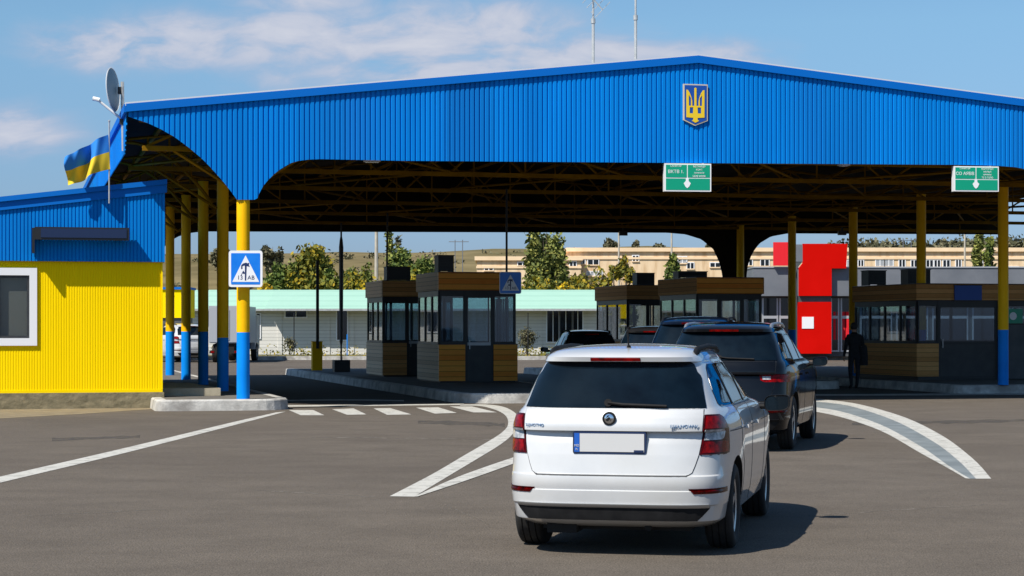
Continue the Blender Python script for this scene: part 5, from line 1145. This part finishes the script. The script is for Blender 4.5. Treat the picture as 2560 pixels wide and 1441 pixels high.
t = thing('yellow_container', 'small yellow cabin visible between the rear columns', 'cabin', (at(438, 103), 103, 0)); q = MB(); w_ = at(470, 103)-at(438, 103); q.box(-1.6, w_, 0, 2.2, zt(795, 103), zt(724, 103), 'yellow'); q.build('body', t)
q = MB(); q.box(-1.65, w_+.05, -.1, 2.3, zt(724, 103), zt(724, 103)+.12, 'blue_trim'); q.build('roof', t); q = MB(); q.box(-1.5, w_-.1, .1, 2.1, 0, zt(795, 103), 'grey_dark'); q.build('base', t)

# ------------------------------------------------------------------ vegetation
def foliage_mesh(name, blobs, n, size, leafset, parent, clump=11, spread=0.5, vert=0.0):
    """blobs: (x, y, z, rx, ry, rz); clumps of leaf faces scattered through the volume, one tone per clump"""
    vol = np.array([b_[3]*b_[4]*b_[5] for b_ in blobs])**0.75; vol = vol/vol.sum(); V = []; Fc = []; Mi = []
    n = int(n*2.2); nc = max(8, n//clump)
    for _ in range(nc):
        b_ = blobs[RNG.choice(len(blobs), p=vol)]; d = RNG.normal(size=3); d /= np.linalg.norm(d); rad = RNG.uniform(0.25, 1.0)**0.45
        c = np.array(b_[:3])+d*np.array(b_[3:6])*rad; tone = int(RNG.choice(3, p=[0.36, 0.40, 0.24]))
        k = int(RNG.integers(clump//2, int(clump*1.5)))
        P = c+RNG.normal(size=(k, 3))*spread*np.array([1, 1, 1+vert])
        for p in P:
            a = RNG.normal(size=3); a /= np.linalg.norm(a); e = np.cross(a, RNG.normal(size=3)); e /= np.linalg.norm(e); s_ = size*RNG.uniform(0.6, 1.35)
            o = len(V); V += [tuple(p-a*s_), tuple(p+e*s_*0.55), tuple(p+a*s_), tuple(p-e*s_*0.55)]; Fc.append((o, o+1, o+2, o+3)); Mi.append(tone if RNG.random() < .8 else int(RNG.integers(3)))
    me = bpy.data.meshes.new(name); me.from_pydata(V, [], Fc)
    for m in LEAF[leafset]: me.materials.append(m)
    me.polygons.foreach_set('material_index', Mi); me.update()
    o = bpy.data.objects.new(name, me); COL.objects.link(o)
    if parent: o.parent = parent
    return o
def tree(name, label, px, Y, ytop, wpx, base_z=0.15, kind='round', leafset='green', n=2600, size=0.16, cat='tree', group='trees beyond the checkpoint', ybase=None):
    t = thing(name, label, cat, (at(px, Y), Y, base_z), 0, group); H = zt(ytop, Y)-base_z; Wd = wpx*Y/F/2
    q = MB(); q.tube([(0, 0, -.1), (0.04*Wd, 0, H*.35), (-.03*Wd, 0, H*.7), (0, 0, H*.93)], .04*H*.5+.03, 'bark', 7, True, .02)
    lim = 5 if kind != 'poplar' else 7
    for k in range(lim):
        a = RNG.uniform(0, 2*PI); z0 = H*RNG.uniform(.2, .6); L = Wd*RNG.uniform(.5, .85)
        if kind == 'poplar': q.tube([(0, 0, z0), (L*.4*math.cos(a), L*.4*math.sin(a), z0+H*.15), (L*.6*math.cos(a), L*.6*math.sin(a), z0+H*.34)], .05, 'bark', 5, True, .015)
        else: q.tube([(0, 0, z0), (L*.6*math.cos(a), L*.6*math.sin(a), z0+H*.12), (L*math.cos(a), L*math.sin(a), z0+H*.2)], .05, 'bark', 5, True, .015)
    q.build('trunk', t)
    B_ = []
    if kind == 'round':
        for k in range(15):
            a = RNG.uniform(0, 2*PI); rr = Wd*RNG.uniform(.15, .72); z = H*RNG.uniform(.36, .84); s_ = Wd*RNG.uniform(.28, .5)*(1.1-.5*(z/H-.42)); B_.append((rr*math.cos(a), rr*math.sin(a), z, s_, s_, s_*.8))
        B_.append((0, 0, H*.84, Wd*.4, Wd*.4, H*.13))
    elif kind == 'poplar':
        nsp = max(1, int(round(wpx/42)))
        for k in range(nsp):
            x0 = (k-(nsp-1)/2)*2*Wd/nsp*.85; hh = H*RNG.uniform(.82, 1.0) if nsp > 1 else H
            for j in range(7):
                f_ = .16+.80*j/6; B_.append((x0+RNG.normal()*.08, RNG.normal()*.3, hh*f_, (Wd/nsp)*1.05*(1-.72*abs(f_-.34)/.66)*RNG.uniform(.75, 1.1), (Wd/nsp)*1.0*(1-.6*f_), hh*.09))
    elif kind == 'bush':
        for k in range(10): B_.append((Wd*RNG.uniform(-.75, .75), Wd*RNG.uniform(-.4, .4), H*RNG.uniform(.3, .80), Wd*.36, Wd*.36, H*.2))
    else:  # sparse
        for k in range(12): B_.append((Wd*RNG.uniform(-.6, .6), Wd*RNG.uniform(-.5, .5), H*RNG.uniform(.3, .9), Wd*.22, Wd*.22, H*.07))
    foliage_mesh('crown', B_, n, size, leafset, t, spread=min(.30, max(.12, Wd*.14)), vert=.6 if kind == 'poplar' else 0)
    return t
T = tree
T('autumn_tree', 'large round tree turning yellow above the green roof', 778, 128, 616, 150, leafset='autumn', n=8500, size=.17)
T('dark_shrub', 'dark green shrub left of the yellow topped tree', 700, 127, 655, 84, kind='bush', leafset='green', n=2600)
T('olive_bush', 'olive bush right of the yellow topped tree', 872, 126, 682, 110, kind='bush', leafset='autumn', n=2600)
T('olive_bush', 'tall olive bush joined to the left of the yellow topped tree', 742, 127, 664, 66, kind='bush', leafset='autumn', n=2600)
T('green_shrub', 'rounded green shrub under the yellow topped tree on its right', 838, 127, 676, 60, kind='bush', leafset='green', n=2200)
T('hillside_bush', 'dark bush low on the hillside above the olive bush', 868, 150, 668, 40, kind='bush', leafset='green', n=1000)
T('yellow_bush', 'bright yellow bush beside the crossing sign', 662, 124, 694, 40, kind='bush', leafset='yellow', n=900, size=.13)
T('yellow_bush', 'orange yellow bush by the second left booth', 905, 124, 706, 28, kind='bush', leafset='yellow', n=500, size=.13)
T('hillside_bush', 'small lone bush on the hillside right of the dark parasol', 913, 150, 655, 34, kind='bush', leafset='green', n=900)
T('green_tree', 'green tree behind the second left booth roof', 1002, 132, 618, 96, leafset='green', n=3000)
T('green_tree', 'bushy green tree between the two left booth roofs', 1060, 131, 642, 92, leafset='green', n=2600)
T('slim_poplar', 'slender dark poplar right of the concrete pole', 975, 150, 570, 16, kind='poplar', leafset='poplar', n=900)
T('slim_poplar', 'thin grey poplar above the left booths', 996, 152, 590, 22, kind='poplar', leafset='grey', n=700)
T('poplar_clump', 'tall clump of poplars left of the beige building', 1366, 138, 560, 108, kind='poplar', leafset='poplar', n=9500, size=.17)
T('autumn_bush', 'yellow green bush at the foot of the tall poplars', 1440, 133, 676, 52, kind='bush', leafset='autumn', n=1500)
T('green_shrub', 'dark green shrub at the left foot of the tall poplars', 1332, 134, 690, 70, kind='bush', leafset='green', n=1600)
T('yellow_bush', 'small gold bush on the green roof line', 1412, 128, 702, 26, kind='bush', leafset='yellow', n=450, size=.13)
T('olive_tree', 'olive tree against the beige wall left of the booth roofs', 1535, 146, 655, 60, kind='sparse', leafset='autumn', n=1700)
T('sparse_tree', 'sparse feathery tree against the beige wall', 1566, 150, 632, 52, kind='sparse', leafset='autumn', n=1500)
T('young_tree', 'young bushy tree in front of the beige windows', 1682, 142, 630, 54, leafset='green', n=2600)
T('beige_shrub', 'pale shrub behind the middle booths', 1722, 140, 682, 46, kind='bush', leafset='grey', n=900)
T('right_poplar', 'twin topped green poplars behind the right booth', 2442, 150, 590, 34, kind='poplar', leafset='poplar', n=2400)
T('right_poplar', 'shorter bushy poplar beside the right column', 2474, 149, 606, 36, kind='poplar', leafset='green', n=2200)
YH = 182.0
for (px, yt, w, lab) in [(1523, 593, 46, 'dark round tree on the skyline above the warehouse'), (1590, 600, 30, 'smaller round tree on the skyline right of its larger twin'), (1645, 607, 50, 'low shrubby tree on the skyline over the warehouse roof'), (1772, 606, 20, 'small skyline tree beside the rear arch')]:
    T('skyline_tree', lab, px, 330, yt, w, base_z=8.0, leafset='grey', n=1300, size=.42, group='trees on the skyline')
for (px, yt, w, lab) in [(682, 610, 52, 'low dark scrub on the hill crest above the crossing sign'), (1432, 612, 36, 'grey scrub on the crest right of the poplars'), (792, 612, 34, 'scrub on the crest above the yellow topped tree'), (560, 622, 60, 'dusty scrub on the hill between the left columns')]:
    T('hilltop_scrub', lab, px, 330, yt, w, base_z=9.0, kind='bush', leafset='grey', n=900, size=.38, group='trees on the skyline')
th = [(at(px, 345), 345+RNG.uniform(-6, 6), zt(RNG.uniform(622, 632), 345), 3.2, 3, 1.0) for px in range(2115, 2800, 22)]
tag(foliage_mesh('far_hedge', th, 5200, .42, 'grey', None, spread=.6), 'grey green hedge along the far crest', 'hedge', kind='stuff')
th = [(at(px, 128), 128+RNG.uniform(-1, 2), RNG.uniform(2.6, 4.6), 1.0, .6, .8) for px in list(range(660, 900, 14))+list(range(920, 1100, 24))+list(range(1290, 1560, 20))]
gs = [(RNG.uniform(-26, 30), RNG.uniform(107, 115.5), .2, .5, .5, .07) for k in range(260)]
tag(foliage_mesh('grass', gs, 3600, .07, 'autumn', None, spread=.22), 'short yellowing grass along the far kerb', 'grass', kind='stuff')
hs = []
for k in range(420):
    X = RNG.uniform(-70, 70); t_ = RNG.uniform(0.02, .36); Y = 235+t_*420
    z_ = 18.2*(1/(1+math.exp(-(Y-335)/26))); w_ = RNG.uniform(.35, 1.5); hs.append((X, Y, z_+.15, w_, w_*.8, w_*.45))
tag(foliage_mesh('hill_scrub', hs, 5200, .30, 'grey', None, spread=.35), 'dusty low scrub dotted over the hillside', 'scrub', kind='stuff')
tag(foliage_mesh('undergrowth', th, 2600, .16, 'autumn', None, spread=.3), 'mixed undergrowth behind the white building', 'undergrowth', kind='stuff')
for (px, w, yt, lab, n) in [(724, 34, 846, 'bare twiggy shrub before the white wall', 260), (1316, 54, 820, 'dry climbing shrub on the white wall right of the booths', 700)]:
    T('dry_shrub', lab, px, 113, yt, w, kind='sparse', leafset='grey', n=n, size=.06, group='dry shrubs at the white wall')
for (px, Y, y0, lab) in [(941, 140, 560, 'pale concrete utility pole behind the booths'), (1547, 170, 566, 'grey utility pole over the warehouse'), (1679, 170, 560, 'dark utility pole right of the skyline trees'), (2412, 165, 566, 'concrete utility pole by the right poplars')]:
    t = thing('utility_pole', lab, 'utility pole', (at(px, Y), Y, .15), 0, 'utility poles behind the checkpoint'); h = zt(y0, Y)
    q = MB(); q.tube([(0, 0, -.1), (0, 0, h*.5), (0, 0, h)], .17 if px < 1000 else .11, 'concrete_pole', 8, True, .11 if px < 1000 else .07); q.build('pole', t)
    q = MB(); q.box(-.9, .9, -.05, .05, h-.5, h-.4, 'dark_frame'); q.build('crossarm', t)
for (px, Y, yt, lab) in [(2268, 300, 596, 'lattice power frame on the crest right of the red shop'), (1147, 320, 600, 'lattice power frame on the crest over the left booths')]:
    t = thing('power_pylon', lab, 'pylon', (at(px, Y), Y, 6.0), 0, 'far power pylons'); h = zt(yt, Y)-6.0
    q = MB()
    for s_ in (-.6, .6): q.tube([(s_, 0, 0), (s_, 0, h)], .07, 'grey_panel', 5)
    q.build('legs', t); q = MB(); q.tube([(-1.6, 0, h-.3), (1.6, 0, h-.3)], .06, 'grey_panel', 5); q.build('crossarm', t)
print('objects', len(bpy.data.objects))
